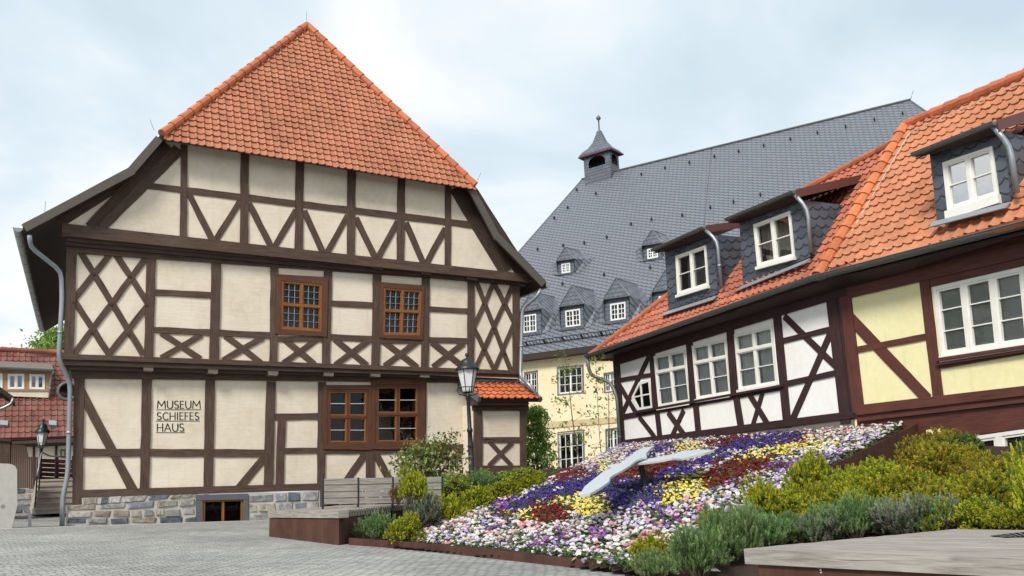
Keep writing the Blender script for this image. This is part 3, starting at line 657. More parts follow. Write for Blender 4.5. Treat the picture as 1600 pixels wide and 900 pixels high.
cap_tiles(hB - hv * .05 + HP.n * .03, apex + HP.n * .03, .085, .36, 'hip_tiles', mus); cap_tiles(hB2 - hv * .05 + HP.n * .03, apex + HP.n * .03, .085, .36, 'hip_tiles', mus)
K1, E1 = MV.hit(205, 263), MV.hit(36, 349); K2, E2 = MV.hit(781, 364), MV.hit(853, 439)
bk = BK * 12.0; bkl = BKL * 12.0; rb = apex + BK * 9
mb = MB()
for a, b, c, d in ((apex, hB, hB + bkl, rb), (hB, K1, K1 + bkl, hB + bkl), (K1, E1, E1 + bkl, K1 + bkl), (hB2, apex, rb, hB2 + bk), (K2, hB2, hB2 + bk, K2 + bk), (E2, K2, K2 + bk, E2 + bk)):
    slab([a, b, c, d], Z * -.16, '', '', None, mb)
mb.build('side_roof', MT['soffit'], mus)
for p, q, w in (((249, 216), (203, 269), 13), ((207, 266), (38, 356), 13.5)): beam(MV, p, q, w, .04, -.02, 'verge_board', 'verge_board', mus, .002)
for p, q, w in (((736.5, 294), (778, 372), 9.5), ((777, 369), (850, 444), 10)): beam(MV, p, q, w, .04, -.02, 'verge_board', 'verge_board', mus, .002)
eo = -MV.u
g0 = E1 + eo * .08 - Z * .10; gutter(g0, g0 + bkl, .085, mus, 'zinc', out=eo)
g1 = E2 - eo * .06 - Z * .10; gutter(g1, g1 + bk, .085, mus, 'zinc', out=-eo)
D_ = lambda px, py, o: MG.hit(px, py, o)
pipe([MV.hit(46, 368), D_(48, 386, .7), D_(96, 424, .35), D_(97, 470, .34), D_(91.5, 560, .34), D_(110, 597, .12), D_(106, 742, .1), D_(98, 776, .1), D_(97, 822, .1)], .046, 'downpipe', 'zinc', mus)
pipe([MV.hit(845, 452), D_(839, 463, .8), D_(816, 482, .42), D_(813, 590, .42), D_(826, 600, .9), D_(846, 626, .95)], .05, 'downpipe', 'zinc', mus)
for px, y0, y1 in ((487, 40, 20), (70, 332, 315), (241, 204, 196), (746, 282, 276)):
    A = MV.hit(px, y0); 
    if px == 487: A = apex
    pipe([A, A + Z * (.42 if px == 487 else .24) + (eo * .1 if px == 241 else -eo * .12 if px == 746 else Z * 0)], .004, 'lightning_rod', 'iron_black', mus, 5)
# --- small lean-to bay at the right end of the ground floor
AG = MG.off(.75)
wall(AG, [(745, 630), (822, 634), (822, 740), (745, 740)], [], 'bay_wall', 'plaster_cream', mus)
mb = MB()
for px, fl in ((745, 0), (822, 1)):
    T, B_ = AG.hit(px, 630, -.004), AG.hit(px, 745, -.004); q = [T, B_, B_ + BK * .75, T + BK * .75]; mb.face(q if fl else q[::-1])
mb.build('bay_side', MT['plaster_cream'], mus)
def BA_(p, q, w, name='timber_brace', o1=.03): return beam(AG, p, q, w, o1, -.05, name, TB, mus)
BA_((748, 632), (748, 745), 12, 'timber_post', .036); BA_((818, 632), (818, 745), 10, 'timber_post', .036)
BA_((740, 637), (826, 637), 9, 'timber_rail', .045); BA_((748, 687), (818, 687), 8, 'timber_rail', .027); BA_((744, 733.5), (824, 733), 12, 'timber_sill', .042)
BA_((765, 690), (800, 728), 7, o1=.02); BA_((801, 691), (764, 728), 7, o1=.024)
lo_l, lo_r = AG.off(.3).hit(749, 622), AG.off(.3).hit(842, 622); up_l, up_r = MG.hit(739.5, 597, .06), MG.hit(812, 597, .06)
lv = ((up_l + up_r) / 2 - (lo_l + lo_r) / 2); lu = (lo_r - lo_l).normalized(); lv = (lv - lu * lv.dot(lu)); ll = lv.length; LP = Pl(lo_l, lu, lv.normalized())
wl = (lo_r - lo_l).length
slab([LP.w(0, -.02, -.01), LP.w(wl, -.02, -.01), LP.w(wl, ll, -.01), LP.w(0, ll, -.01)], -LP.n * .09, 'bay_roof', 'soffit', mus)
tile_roof(LP, [(0, -.03), (wl, -.03), (wl, ll), (0, ll)], .19, .24, 'roof_tiles', mus, (.52, .15, .065), .1, amp=.9, dark=.04)
for x in (-.02, wl + .02): slab([LP.w(x - .04, -.06, .05), LP.w(x + .04, -.06, .05), LP.w(x + .04, ll, .05), LP.w(x - .04, ll, .05)], -LP.n * .14, 'bay_verge', 'gutter_dark', mus)
band(MG, (742, 588), (812, 588.5), (812, 599), (742, 599), .12, .0, 'flashing', 'lead', mus)
BA_((740, 630), (826, 630), 6, 'timber_rail', .2)
# ================================================================== WHITE HOUSE AND YELLOW HOUSE (one roof line)
wh = thing('white_house', 'low house with bright white plaster, plum timbers and red tiled roof behind the flower bed', 'house')
ye = thing('yellow_house', 'pale yellow half-timbered house with red timbers and orange roof at right edge', 'house')
PL_ = 'timber_plum'
wv = [[(1021, 556.5), (1069, 546), (1077.5, 627.5), (1028.5, 636)], [(1080.5, 540.5), (1133, 529), (1141, 615), (1088, 624)], [(1146.5, 522.5), (1205.5, 508.5), (1214, 599.5), (1154, 609.5)]]
wy = [(1457.5, 449), (1599, 416.5), (1610, 536), (1470, 557)]
wl_ = [(1512, 683), (1610, 669), (1614, 719), (1516, 733)]
wall(WG, [(958, 548), (1322, 440), (1335, 665), (974, 712)], [Q4(WG, w).hole() for w in wv], 'plaster_wall', 'plaster_white', wh)
wall(WG, [(1322, 440), (1640, 330), (1660, 735), (1335, 760)], [Q4(WG, w).hole() for w in (wy, wl_)], 'plaster_wall', 'plaster_yellow', ye)
mb = MB(); T, B_ = WG.hit(958, 548, -.004), WG.hit(974, 760, -.004); wb = -WG.n; mb.face([T, B_, B_ + wb * 6, T + wb * 6][::-1]); mb.build('side_wall', MT['plaster_white'], wh)
def BW(p, q, w, name='timber_brace', o1=.03, m=PL_, par=wh): return beam(WG, p, q, w, o1, -.02, name, m, par, .004)
for p, q, w in (((962, 562), (971.5, 700), 9.5), ((1018, 550), (1024, 645), 8.5), ((1076, 534), (1083, 635), 9.5), ((1140, 516), (1147.5, 622), 11), ((1213, 494), (1229.5, 668), 11.5), ((1298, 466), (1321, 662), 16),
                ((1026, 645), (1031, 690), 6.5), ((1086, 630), (1091, 682), 8), ((1149, 618), (1157.5, 672), 9)): BW(p, q, w, 'timber_post', .034)
for p, q, w in (((963, 594.5), (1018, 585.5), 6.5), ((967, 652.5), (1222, 605), 8.5), ((1218, 533.5), (1300, 513.5), 8.5), ((1225, 600.5), (1312, 581), 9)): BW(p, q, w, 'timber_rail', .027)
band(WG, (958, 551), (1322, 441), (1324, 461), (960, 571), .05, -.03, 'timber_plate', PL_, wh)
for p, q, w in (((1013.5, 557), (973, 644), 6.5), ((998, 651), (1024, 685), 6.5), ((1225, 494), (1309, 576), 9.5), ((1068, 641), (1049, 683), 6.5), ((1191, 614), (1175, 667), 6.5)): BW(p, q, w, o1=.019)
for p, q, w in (((966.5, 600), (993, 645), 6), ((1043, 644), (1071, 683), 7), ((1170, 616), (1201, 666), 7.5), ((1298, 518), (1236, 660), 9)): BW(p, q, w, o1=.0235)
band(WG, (970, 688), (1332, 642), (1333, 653), (971, 699), .05, -.03, 'timber_sill', PL_, wh)
band(WG, (972, 698), (1334, 652), (1336, 700), (974, 740), .02, -.03, 'stone_base', 'concrete_step', wh)
band(WG, (992, 642), (1222, 600.5), (1222, 604), (992, 646), .09, 0, 'moulding', PL_, wh)
for w in wv:
    f, q = window(WG, w, wh, .045, .035, (.5,), (.33,), .045, .055, .024, frame='white_paint', cell_bars=lambda i, j: ((), (.5,) if j else ()), bw=.02, gl='glass', sill=(.05, .02, .08))
    curtain_or_reflection(q, f, .02, .98, .02, .98, -.10, .018)
# small five-cornered window between the braces
pent = [(998, 597), (1014.5, 593), (1019, 637), (996.5, 641.5), (986.5, 621)]
pc = [WG.c(p, .035) for p in pent]; cen = sum(pc, Vector((0, 0))) / 5; mb = MB(); pb = MB()
inn = [c + (cen - c).normalized() * .085 for c in pc]
for k in range(5):
    j = (k + 1) % 5; f4 = [WG.w(*c, .035) for c in (pc[k], pc[j], inn[j], inn[k])]; mb.hexa([x - WG.n * .06 for x in f4] + f4)
pw = mb.build('window', MT['white_paint'], wh); pb.face([WG.w(*c, .012) for c in inn][::-1]); pb.build('pane', MT['glass_soft'], pw)
pb = MB(); pb.face([WG.w(*c, .004) for c in pc][::-1]); pb.build('reveal', MT['room_dark'], pw)
for a, b in (((1000.5, 601), (1003.5, 637)), ((990, 620.5), (1014.5, 615.5))): beam(WG, a, b, 2.2, .03, .014, 'glazing_bar', 'white_paint', pw, 0)
# yellow house timbers
RD = 'timber_red'
def BY(p, q, w, name='timber_brace', o1=.03): return BW(p, q, w, name, o1, RD, ye)
for p, q, w in (((1319, 458), (1341, 645), 17), ((1443, 434), (1465, 622), 15.5)): BY(p, q, w, 'timber_post', .036)
BW((1309, 462), (1331, 655), 11, 'timber_post', .026); BY((1334, 547), (1449, 525.5), 9.5, 'timber_rail', .027); BY((1329, 498), (1449, 624), 17, o1=.021)
band(WG, (1322, 436), (1645, 330), (1647, 391), (1324, 466), .05, -.03, 'timber_plate', RD, ye)
band(WG, (1434, 424), (1645, 372), (1648, 404), (1452, 449), .02, -.03, 'timber_lintel', RD, ye)
band(WG, (1468, 559), (1645, 531), (1646, 545), (1470, 576), .032, -.03, 'timber_rail', RD, ye)
band(WG, (1460, 560), (1645, 532), (1645, 537), (1460, 565), .13, 0, 'moulding', RD, ye); band(WG, (1463, 567), (1645, 539), (1645, 543), (1463, 571), .09, 0, 'moulding', RD, ye)
band(WG, (1336, 633.5), (1650, 597), (1650, 612), (1337, 649), .07, -.03, 'timber_beam', RD, ye)
band(WG, (1337, 647), (1650, 611), (1650, 618), (1338, 655), .03, -.03, 'moulded_beam', RD, ye)
band(WG, (1338, 654), (1650, 618), (1650, 623), (1339, 659), .10, -.03, 'moulding', RD, ye)
band(WG, (1339, 658), (1650, 622), (1652, 664), (1341, 700), .045, -.03, 'timber_plate', 'timber_red', ye)
band(WG, (1338, 700), (1650, 660), (1652, 668), (1340, 706), .02, -.03, 'moulding', 'timber_red', ye)
f, q = window(WG, wy, ye, .06, .035, (.345, .665), (), .075, .05, .035, (), (1 / 3, 2 / 3), .02, 'white_paint', gl='glass', sill=(.045, .01, .11))
mb = MB()
for i in range(46): q.box(mb, .04, .97, .05 + i * .02, .066 + i * .02, -.085, -.06)
mb.build('blind', MT['blind'], f)
f, q = window(WG, wl_, ye, .06, .04, (.5,), (), .12, .05, .04, frame='white_paint', gl='glass', sill=(.04, .01, .06))
mb = MB()
for i in range(22): q.box(mb, .03, .97, .06 + i * .042, .085 + i * .042, -.15, -.12)
mb.build('blind', MT['blind'], f)
band(WG, (1447, 672), (1471, 669), (1473, 692), (1449, 695), .052, .0, 'plaster_patch', 'plaster_yellow', ye)
# --- roof plane shared by both: pitch solved from the verge between them
WE = WG.off(.48); gL, gR = WE.hit(921, 558), WE.hit(1640, 344)
ru = (gR - gL).normalized(); vst = cut(1276, 436, WE.P0, WE.n); best = None
for k in range(300, 650):
    p = R_(k / 10); v = -WE.n * math.cos(p) + Z * math.sin(p); x0 = proj(vst); x1 = proj(vst + v * 4); sl = (x1[0] - x0[0]) / (x0[1] - x1[1]); er = abs(sl - (1415 - 1276) / (436 - 196))
    if best is None or er < best[0]: best = (er, p, v)
rpv = best[2]; rpv = (rpv - ru * rpv.dot(ru)).normalized(); RW = Pl(gL, ru, rpv); print('white/yellow pitch', math.degrees(best[1]))
rc = lambda x, y, o=0: RW.c((x, y), o)
wp = [(921, 558), (1276, 436), (1415, 213), (1262, 294)]; yp = [(1276, 436), (1660, 339), (1660, 92), (1415, 196)]
RWh = RW; RYe = RW.off(.09)
tile_roof(RWh, [RWh.c(p) for p in wp], .19, .25, 'roof_tiles', wh, (.40, .135, .078), .16, amp=1.0, dark=.06)
tile_roof(RYe, [RYe.c(p) for p in yp], .225, .285, 'roof_tiles', ye, (.47, .19, .097), .08, amp=1.05, dark=.03)
slab([RW.hit(*p, -.01) for p in wp], -RW.n * .12, 'roof', 'soffit', wh); slab([RW.hit(*p, -.01) for p in yp], -RW.n * .12, 'roof', 'soffit', ye)
wr = [RW.hit(*p) for p in wp]; yr = [RW.hit(*p) for p in yp]
mir = lambda a: a + wb * 0
def backslope(r0, r1, run, drop, name, par):
    slab([r0, r1, r1 + wb * run - Z * drop, r0 + wb * run - Z * drop], Z * -.12, name, 'soffit', par)
hh = yr[3].z - yr[0].z
backslope(yr[3], yr[2], 4.6, hh * .9, 'rear_roof', ye); backslope(wr[3] - Z * .05, wr[2] - Z * .05, 4.2, hh * .85, 'rear_roof', wh)
slab([wr[0], wr[3], wr[0] + wb * 7.5], Z * -.1, 'hip_roof', 'soffit', wh)
cap_tiles(RWh.hit(923, 555, .05), RWh.hit(1262, 293, .05), .075, .33, 'hip_tiles', wh, (.45, .13, .06)); cap_tiles(RWh.hit(1262, 294, .04), RWh.hit(1413, 214, .04), .08, .34, 'ridge_tiles', wh, (.42, .12, .06))
cap_tiles(RYe.hit(1279, 432, .03), RYe.hit(1415, 197, .03), .115, .34, 'verge_tiles', ye, (.54, .17, .065)); cap_tiles(RYe.hit(1415, 196, .03), RYe.hit(1660, 91, .03), .10, .36, 'ridge_tiles', ye, (.45, .12, .055))
mb = MB(); a, b = RYe.hit(1287, 436, .02), RYe.hit(1421, 208, .02); mb.tube([a, a * .7 + b * .3, a * .4 + b * .6, b], [.012, .018, .012, .018], 6); mb.build('mortar_line', MT['mortar'], ye)
mb = MB(); a, b = RYe.hit(1424, 205, .05), RYe.hit(1655, 103, .05)
for i in range(9): mb.tube([a + (b - a) * (i / 9), a + (b - a) * ((i + .75) / 9)], .014, 5)
mb.build('mortar_line', MT['mortar'], ye)
gsp = WE.hit(1276, 436)
go = WE.n; A = gL + go * .08 + Z * .045; M_ = gsp + go * .08 + Z * .045; B_ = gR + go * .08 + Z * .045
gutter(A, M_ , .085, wh, out=go); gutter(M_, B_, .095, ye, out=go)
slab([gL - Z * .06, gsp - Z * .06, WG.hit(1322, 450, -.02), WG.hit(958, 558, -.02)], Z * -.03, 'eave_soffit', 'timber_plum', wh)
slab([gsp - Z * .06, gR - Z * .06, WG.hit(1660, 330, -.02), WG.hit(1322, 450, -.02)], Z * -.03, 'eave_soffit', 'timber_plum', ye)
pipe([A + Vector((0, 0, -.06)), WE.hit(922, 586), WG.hit(955, 598, .12), WG.hit(964, 620, .09), WG.hit(972, 735, .09)], .05, 'downpipe', 'gutter_dark', wh)
def dormer(par, front, eL, eR, end, win, pp, gl, parts=2, over=.25, cur=None, bo=.06):
    bm_ = Vector(((front[0][0] + front[1][0]) / 2, (front[0][1] + front[1][1]) / 2)); Pb = RW.hit(bm_.x, bm_.y, bo); DP = Pl(Pb, WG.u)
    bl, br, tr, tl = front; hq = Q4(DP, win)
    d = wall(DP, [tl, tr, br, bl], [hq.hole()], 'dormer', 'slate_near', par)
    mb = MB()
    for t_, b_, fl in ((tl, bl, 0), (tr, br, 1)):
        T, B = DP.hit(*t_, -.003), DP.hit(*b_, -.003); q = [B, B + wb * 3, T + wb * 3, T]
        mb.face(q if fl else q[::-1])
    mb.build('cheek', MT['slate_near'], d)
    EP = DP.off(over); a, b = EP.hit(*eL), EP.hit(*eR); e_ = cut(*end, b, WG.u); vec = (e_ - b) * 1.05
    slab([a, b, b + vec, a + vec], Z * -.09, 'dormer_roof', 'gutter_dark', d)
    dn = Z * -.17; mb = MB(); o_ = WG.u * .02
    for s_ in (b,): slab([s_ + Z * .012, s_ + vec + Z * .012, s_ + vec + dn, s_ + dn], o_, '', '', None, mb)
    mb.build('fascia', MT['fascia_red'], d)
    gutter(a + go * .05 - Z * .02, b + go * .05 - Z * .02, .06, d, out=go)
    mb = MB(); T1, T2 = DP.hit(*tl), DP.hit(*tr); slab([a - Z * .1, b - Z * .1, T2 - Z * .02, T1 - Z * .02], Z * -.02, '', '', None, mb); mb.build('soffit', MT['soffit'], d)
    f, q = window(DP, win, d, .05, .03, (.5,) if parts == 2 else (), (), .05, .05, .03, (), (.5,), .02, 'white_paint', gl=gl, name='window_frame', sill=(.05, .02, .15 if par is ye else .07), back=False)
    for ch in list(f.children): ch.parent = d
    reveal(q, d, .5)
    if cur: curtain_or_reflection(q, d, *cur)
    pipe([EP.hit(*pp[0])] + [DP.hit(*x, .1) for x in pp[1:]], .045, 'downpipe', 'zinc', d)
    a_, b_ = DP.hit(bl[0] - 4, bl[1] + 3, .06), DP.hit(br[0] + 1, br[1] + 3, .06); mb = MB(); slab([a_, b_, b_ + go * .16 - Z * .12, a_ + go * .16 - Z * .12], RW.n * .02, '', '', None, mb); mb.build('flashing', MT['lead'], d)
dormer(wh, [(1044.5, 485), (1121, 459), (1116, 366), (1038.5, 391)], (1022, 389), (1103, 353), (1162, 345), [(1055, 400), (1102, 383), (1106.5, 446), (1058, 461)], [(1101, 358), (1121, 377), (1127, 447)], 'glass_pale', cur=(.03, .97, .05, .95, -.3, .02))
dormer(wh, [(1161, 446), (1266, 401), (1253, 312), (1155, 346)], (1137, 341), (1243, 297), (1340, 275), [(1176.5, 351), (1234, 329.5), (1241, 401), (1183, 417)], [(1240, 302), (1262, 327), (1267, 394)], 'glass_pale', cur=(.03, .97, .05, .95, -.34, .01))
dormer(ye, [(1464, 344), (1579, 313), (1568, 206), (1452, 236)], (1429, 239), (1557, 189), (1650, 159), [(1472, 254), (1549.5, 228), (1560, 304), (1480, 330)], [(1551, 197), (1578, 228), (1589, 301)], 'glass_mirror', bo=.19)
# ================================================================== SLATE-ROOFED BUILDING
sl = thing('slate_roofed_building', 'big ochre building with a huge grey slate roof and ridge turret', 'building')
SB = -SG.n
SE = SG.off(.55); sL, sR = SE.hit(816, 554), SE.hit(922, 540.5); su = (sR - sL).normalized()
eA, eB = sL - su * 9, sL + su * 42
SPIT = 50.0
sv = SB * math.cos(R_(SPIT)) + Z * math.sin(R_(SPIT)); sv = (sv - su * sv.dot(su)).normalized(); SR = Pl(sL, su, sv)
sp = [SR.ab(eA), SR.ab(eB), SR.c((1422, 157)), SR.c((909, 281))]
r0, r1 = SR.hit(909, 281), SR.hit(1422, 157); print('slate ridge', r0, r1, 'eave', sL, 'hip base', SR.hit(815, 388), SR.ab(SR.hit(815, 388)), sp)
mb = MB(); 
hipL = SR.c((815, 388)); hl = hipL + (hipL - sp[3]) * (hipL.y / (sp[3].y - hipL.y)); hipR = SR.c((1455, 180)); hr = hipR + (hipR - sp[2]) * (hipR.y / (sp[2].y - hipR.y))
pts2 = [hl, hr, sp[2], sp[3]]
P3 = [SR.w(p.x, p.y, 0) for p in pts2]; mb.face(P3, [(p.x, p.y) for p in pts2])
run = sp[2].y * math.cos(R_(SPIT)); drp = sp[2].y * math.sin(R_(SPIT))
back = [P3[3], P3[2], P3[2] + SB * run - Z * drp, P3[3] + SB * run - Z * drp]; mb.face(back[::-1])
mb.face([P3[0], P3[3], back[3]]); mb.face([P3[1], back[2], P3[2]])
mb.build('roof', MT['slate_far'], sl)
slab([P3[0] - Z * .02, P3[1] - Z * .02, P3[1] + SB * 1 - Z * .02, P3[0] + SB * 1 - Z * .02], Z * -.30, 'eave_fascia', 'soffit', sl)
mb = MB(); a, b = P3[3] + Z * .05, P3[2] + Z * .05; mb.tube([a, b], .07, 6); mb.tube([P3[3], P3[0]], .05, 6); mb.tube([P3[2], P3[1]], .05, 6); mb.build('ridge_capping', MT['gutter_dark'], sl)
mb = MB(); g = SR.c((816, 542)); 
for i in range(70):
    x = g.x - 2 + i * .22
    mb.tube([SR.w(x, g.y, 0), SR.w(x, g.y + .02, .34)], .02, 4)
for h in (.06, .33): mb.tube([SR.w(g.x - 2, g.y, h), SR.w(g.x + 13.3, g.y, h)], .025, 4)
for i in range(13): x = g.x - 2 + i * 1.2; mb.box(SR.w(x, g.y, .12), su * .05, SR.n * .20, sv * .03)
mb.build('snow_guard', MT['snow_guard'], sl)
mb = MB()
rows_ = [[(1003, 274), (1040, 264), (1078, 255.5), (1117, 246), (1155, 238), (1194, 229), (1236, 219), (1278, 209), (1322, 199.5), (1367, 188.5), (1411, 179)],
         [(841, 391), (881, 385), (914, 381), (949, 372), (987, 351.5), (1019, 344.5), (1067, 338), (1111, 326), (1147, 317), (1189, 306), (902, 298), (888, 326), (932, 304), (867, 342)], [(945, 431), (880, 445), (1017, 420)]]
for rr in rows_:
    for x, y in rr:
        mb = MB(); c = SR.c((x, y)); mb.box(SR.w(c.x, c.y, .10), su * .025, SR.n * .08, sv * .09); mb.build('roof_hook', MT['snow_guard'], sl)
pipe([SR.hit(1111, 232, .03), SR.hit(1106, 285, .03), SR.hit(1100, 352, .03)], .012, 'lightning_cable', 'gutter_dark', sl, 5)
wS = [[(820, 583), (839.5, 580), (840, 614), (820, 617)], [(872, 575), (910, 571.5), (911, 612.5), (873, 616)], [(944, 584), (962, 581.5), (963, 610.5), (945, 613)], [(873, 678), (911, 674), (912.5, 735), (875, 740)], [(947, 672), (969, 669), (970, 712), (948, 715)]]
sh = MB()
wall(SG, [(700, 578), (1150, 520), (1150, 790), (700, 830)], [Q4(SG, w).hole() for w in wS], 'wall', 'plaster_ochre', sl)
mb = MB()
for e_ in (SG.hit(700, 578), ): pass
band(SG, (700, 672), (1150, 636), (1150, 645), (700, 682), .05, -.02, 'string_course', 'plaster_band', sl)
for w in wS:
    window(SG, w, sl, .06, -.06, (.5,), (), .06, .05, .02, (.5,), (1 / 3, 2 / 3), .028, 'white_far', gl='glass', deep=-.16)
    q = Q4(SG, w); mb = MB(); q.ring(mb, -.05, 1.05, -.05, 1.05, .06, -.02, .02); mb.build('window_surround', MT['concrete_step'], sl)
def sdormer(px, apx, win, base):
    tl, tr = px; bl, br = (tl[0] + 1.5, base[0]), (tr[0] + .5, base[1]); P0 = SR.hit((tl[0] + tr[0]) / 2, (base[0] + base[1]) / 2, .05); DP = Pl(P0, SG.u); q = Q4(DP, win)
    d = wall(DP, [tl, tr, br, bl], [q.hole()], 'dormer', 'slate_small', sl); mb = MB()
    FP = DP.off(.18); A = FP.hit(*apx) + SB * .06; l, r = FP.hit(*tl), FP.hit(*tr); w_ = (r - l).normalized() * .05; l -= w_; r += w_; mb = MB()
    tt = -(A - SR.P0).dot(SR.n) / SB.dot(SR.n); Q2 = A + SB * max(.3, tt); mb.face([l, r, A]); fb = MB()
    for sgn, e_, pb_ in ((1, r, br), (-1, l, bl)):
        cb = SR.c(pb_); q_ = [DP.hit(*pb_, .0), e_, A, Q2, SR.w(cb.x + sgn * .95, cb.y + 1.25, .012), SR.w(cb.x + sgn * .42, cb.y + .1, .012)]
        mid = (e_ + q_[4]) / 2 - SR.n * .10; am = (A + Q2) / 2
        for tri in ((q_[0], q_[1], mid), (q_[0], mid, q_[5]), (q_[5], mid, q_[4]), (e_, A, am), (e_, am, mid), (mid, am, Q2), (mid, Q2, q_[4])):
            tri = tri if sgn > 0 else tri[::-1]; fb.face(tri, [tuple(SR.ab(p)) for p in tri])
    fb.build('valley', MT['slate_far'], d) 
    mb.build('dormer_roof', MT['slate_small'], d)
    mb = MB(); mb.tube([l, A, r], .035, 5); mb.tube([l, r], .04, 5); mb.tube([A, Q2], .03, 5); mb.build('trim', MT['gutter_dark'], d)
    f, q = window(DP, win, d, .08, .03, (.5,), (), .08, .05, 0, (.5,), (1 / 3, 2 / 3), .035, 'white_far', gl='glass', name='window_frame', back=False)
    for ch in list(f.children): ch.parent = d
    reveal(q, d, .6)
sdormer(((812.5, 487), (845, 482)), (829, 455), [(817, 493), (837.5, 490), (838, 518), (817.5, 520.5)], (526, 522))
sdormer(((875, 479), (911.5, 474)), (892.5, 445.5), [(883, 485.5), (906, 482), (907, 508.5), (884, 511.5)], (517, 513))
sdormer(((944, 467.5), (982.5, 462)), (961, 434.5), [(953, 475), (977, 471.5), (977.5, 498), (954, 501.5)], (507, 503))
sdormer(((1020, 456), (1058, 450)), (1039, 421), [(1029, 463), (1052, 459.5), (1053, 485), (1030, 489)], (494, 490))
sdormer(((870.5, 407.5), (896.5, 404)), (882, 385.5), [(877, 412), (890.5, 410), (891, 425.5), (877.5, 427.5)], (430, 428))
sdormer(((1004, 383.5), (1033, 379)), (1017.5, 359), [(1011, 389), (1027.5, 386.5), (1028, 402), (1011.5, 405)], (408, 405))
# ridge turret
RP = Pl(r0, SG.u); half = ((RP.c((952.5, 260), .9) - RP.c((911, 260), .9)).x) / 2; hdep = half * .56; FPc = RP.off(hdep)
la, lb_ = FPc.hit(911, 242), FPc.hit(952.5, 236); top = (la + lb_) / 2; ctr = top + SB * hdep; hbox = top.z - FPc.hit(930, 300).z
cu, cn = SG.u, SG.n; tur = None
mbt = MB(); Hh = hbox + 1.2; ztop = top.z
for k in range(4):
    uu, nn_ = [(cu, cn), (cn * -1, cu), (cu * -1, cn * -1), (cn, cu * -1)][k]
    hw = half if k % 2 == 0 else hdep; pl = Pl(Vector((ctr.x, ctr.y, ztop)) + nn_ * (hdep if k % 2 == 0 else half), uu, Z)
    aw = hw * .64; ab, at_ = -.95, -.16
    arch = [Vector((-aw, ab)), Vector((aw, ab))] + [Vector((aw * math.cos(R_(a)), -.62 + .42 * math.sin(R_(a)))) for a in range(0, 181, 20)]
    if k in (2, 3): arch = [Vector((-.02, -.5)), Vector((.02, -.5)), Vector((.02, -.46)), Vector((-.02, -.46))]
    outer = [Vector((-hw, 0)), Vector((hw, 0)), Vector((hw, -Hh)), Vector((-hw, -Hh))]
    l3 = [[Vector((p.x, p.y, 0)) for p in lp] for lp in (outer, arch)]; flat = sum(l3, [])
    for t in tessellate_polygon(l3): mbt.face([pl.w(flat[i].x, flat[i].y) for i in t], [(flat[i].x, flat[i].y) for i in t])
tur = mbt.build('turret', MT['slate_small'], sl)
mb = MB(); prof = [(half * 1.19, -.02), (half * 1.17, .06), (half * 1.02, .26), (half * .66, .55), (half * .40, .95), (half * .26, 1.35), (half * .13, 1.75), (.0, 1.8)]
for i in range(len(prof) - 1):
    (a, h0), (b, h1) = prof[i], prof[i + 1]; c0 = Vector((ctr.x, ctr.y, ztop + h0)); c1 = Vector((ctr.x, ctr.y, ztop + h1)); cs = [(-1, 1), (1, 1), (1, -1), (-1, -1)]
    for k in range(4):
        x, y = cs[k], cs[(k + 1) % 4]
        kd = .66; mb.face([c0 + cu * a * x[0] + cn * a * kd * x[1], c0 + cu * a * y[0] + cn * a * kd * y[1], c1 + cu * b * y[0] + cn * b * kd * y[1], c1 + cu * b * x[0] + cn * b * kd * x[1]])
mb.build('turret_roof', MT['slate_small'], tur)
mb = MB(); c0 = Vector((ctr.x, ctr.y, ztop)); mb.box(c0 - Z * .07, cu * half * 1.27, cn * hdep * 1.4, Z * .05); mb.build('turret_cornice', MT['fascia_red'], tur)
mb = MB(); mb.lathe(c0 + Z * 1.7, [(.10, 0), (.06, .2), (.045, .7), (.07, .75), (.05, .82), (.14, .9), (.17, 1.0), (.13, 1.1), (.03, 1.18), (.0, 1.3)], 10); mb.build('finial', MT['gutter_dark'], tur, True)
A = P3[2]; pipe([A, A + Vector((.25, 0, .55))], .02, 'lightning_rod', 'zinc', sl, 5)
# ================================================================== LEFT BACKGROUND
bh = thing('red_roofed_house', 'distant house with a long red tiled roof and a wide dormer, far left', 'house')
HG = Pl(at(60, 700, 40), Mu); HE = HG.off(.5); a, b = HE.hit(-240, 701), HE.hit(140, 690); hu_ = (b - a).normalized(); hv_ = -HG.n * math.cos(R_(46)) + Z * math.sin(R_(46)); hv_ = (hv_ - hu_ * hv_.dot(hu_)).normalized(); HR = Pl(a, hu_, hv_)
hp = [(-240, 701), (160, 689.4), (160, 556), (-240, 535)]
tile_roof(HR, [HR.c(p) for p in hp], .26, .36, 'roof_tiles', bh, (.19, .078, .060), .25, amp=1.2, dark=.1)
slab([HR.hit(*p, -.02) for p in hp], -HR.n * .15, 'roof', 'soffit', bh)
rr_ = [HR.hit(*p) for p in hp]; slab([rr_[2], rr_[3], rr_[3] - HG.n * 5 - Z * 4.5, rr_[2] - HG.n * 5 - Z * 4.5], Z * -.15, 'rear_roof', 'soffit', bh)
cap_tiles(rr_[3] + Z * .05, rr_[2] + Z * .05, .12, .4, 'ridge_tiles', bh, (.30, .09, .06))
wall(HG, [(-240, 698), (160, 686), (160, 790), (-240, 800)], [], 'wall', 'plaster_cream', bh)
band(HG, (-240, 700), (160, 688), (160, 694), (-240, 707), .25, -.05, 'eave_board', 'soffit', bh)
for x in (53, 88, 107): beam(HG, (x, 695), (x, 775), 4, .04, -.02, 'timber_post', 'timber_dark', bh)
window(HG, [(94, 702), (103, 702), (103, 716), (94, 716)], bh, .08, .03, (), (), frame='concrete_step', sash=0)
Pb = HR.hit(30, 620, .1); DP = Pl(Pb, HG.u)
wq = [[(12, 584), (38, 584), (38, 608), (12, 608)], [(46, 584.5), (70, 585), (70, 608.5), (46, 608)], [(-22, 583), (4, 583.5), (4, 608), (-22, 607.5)]]
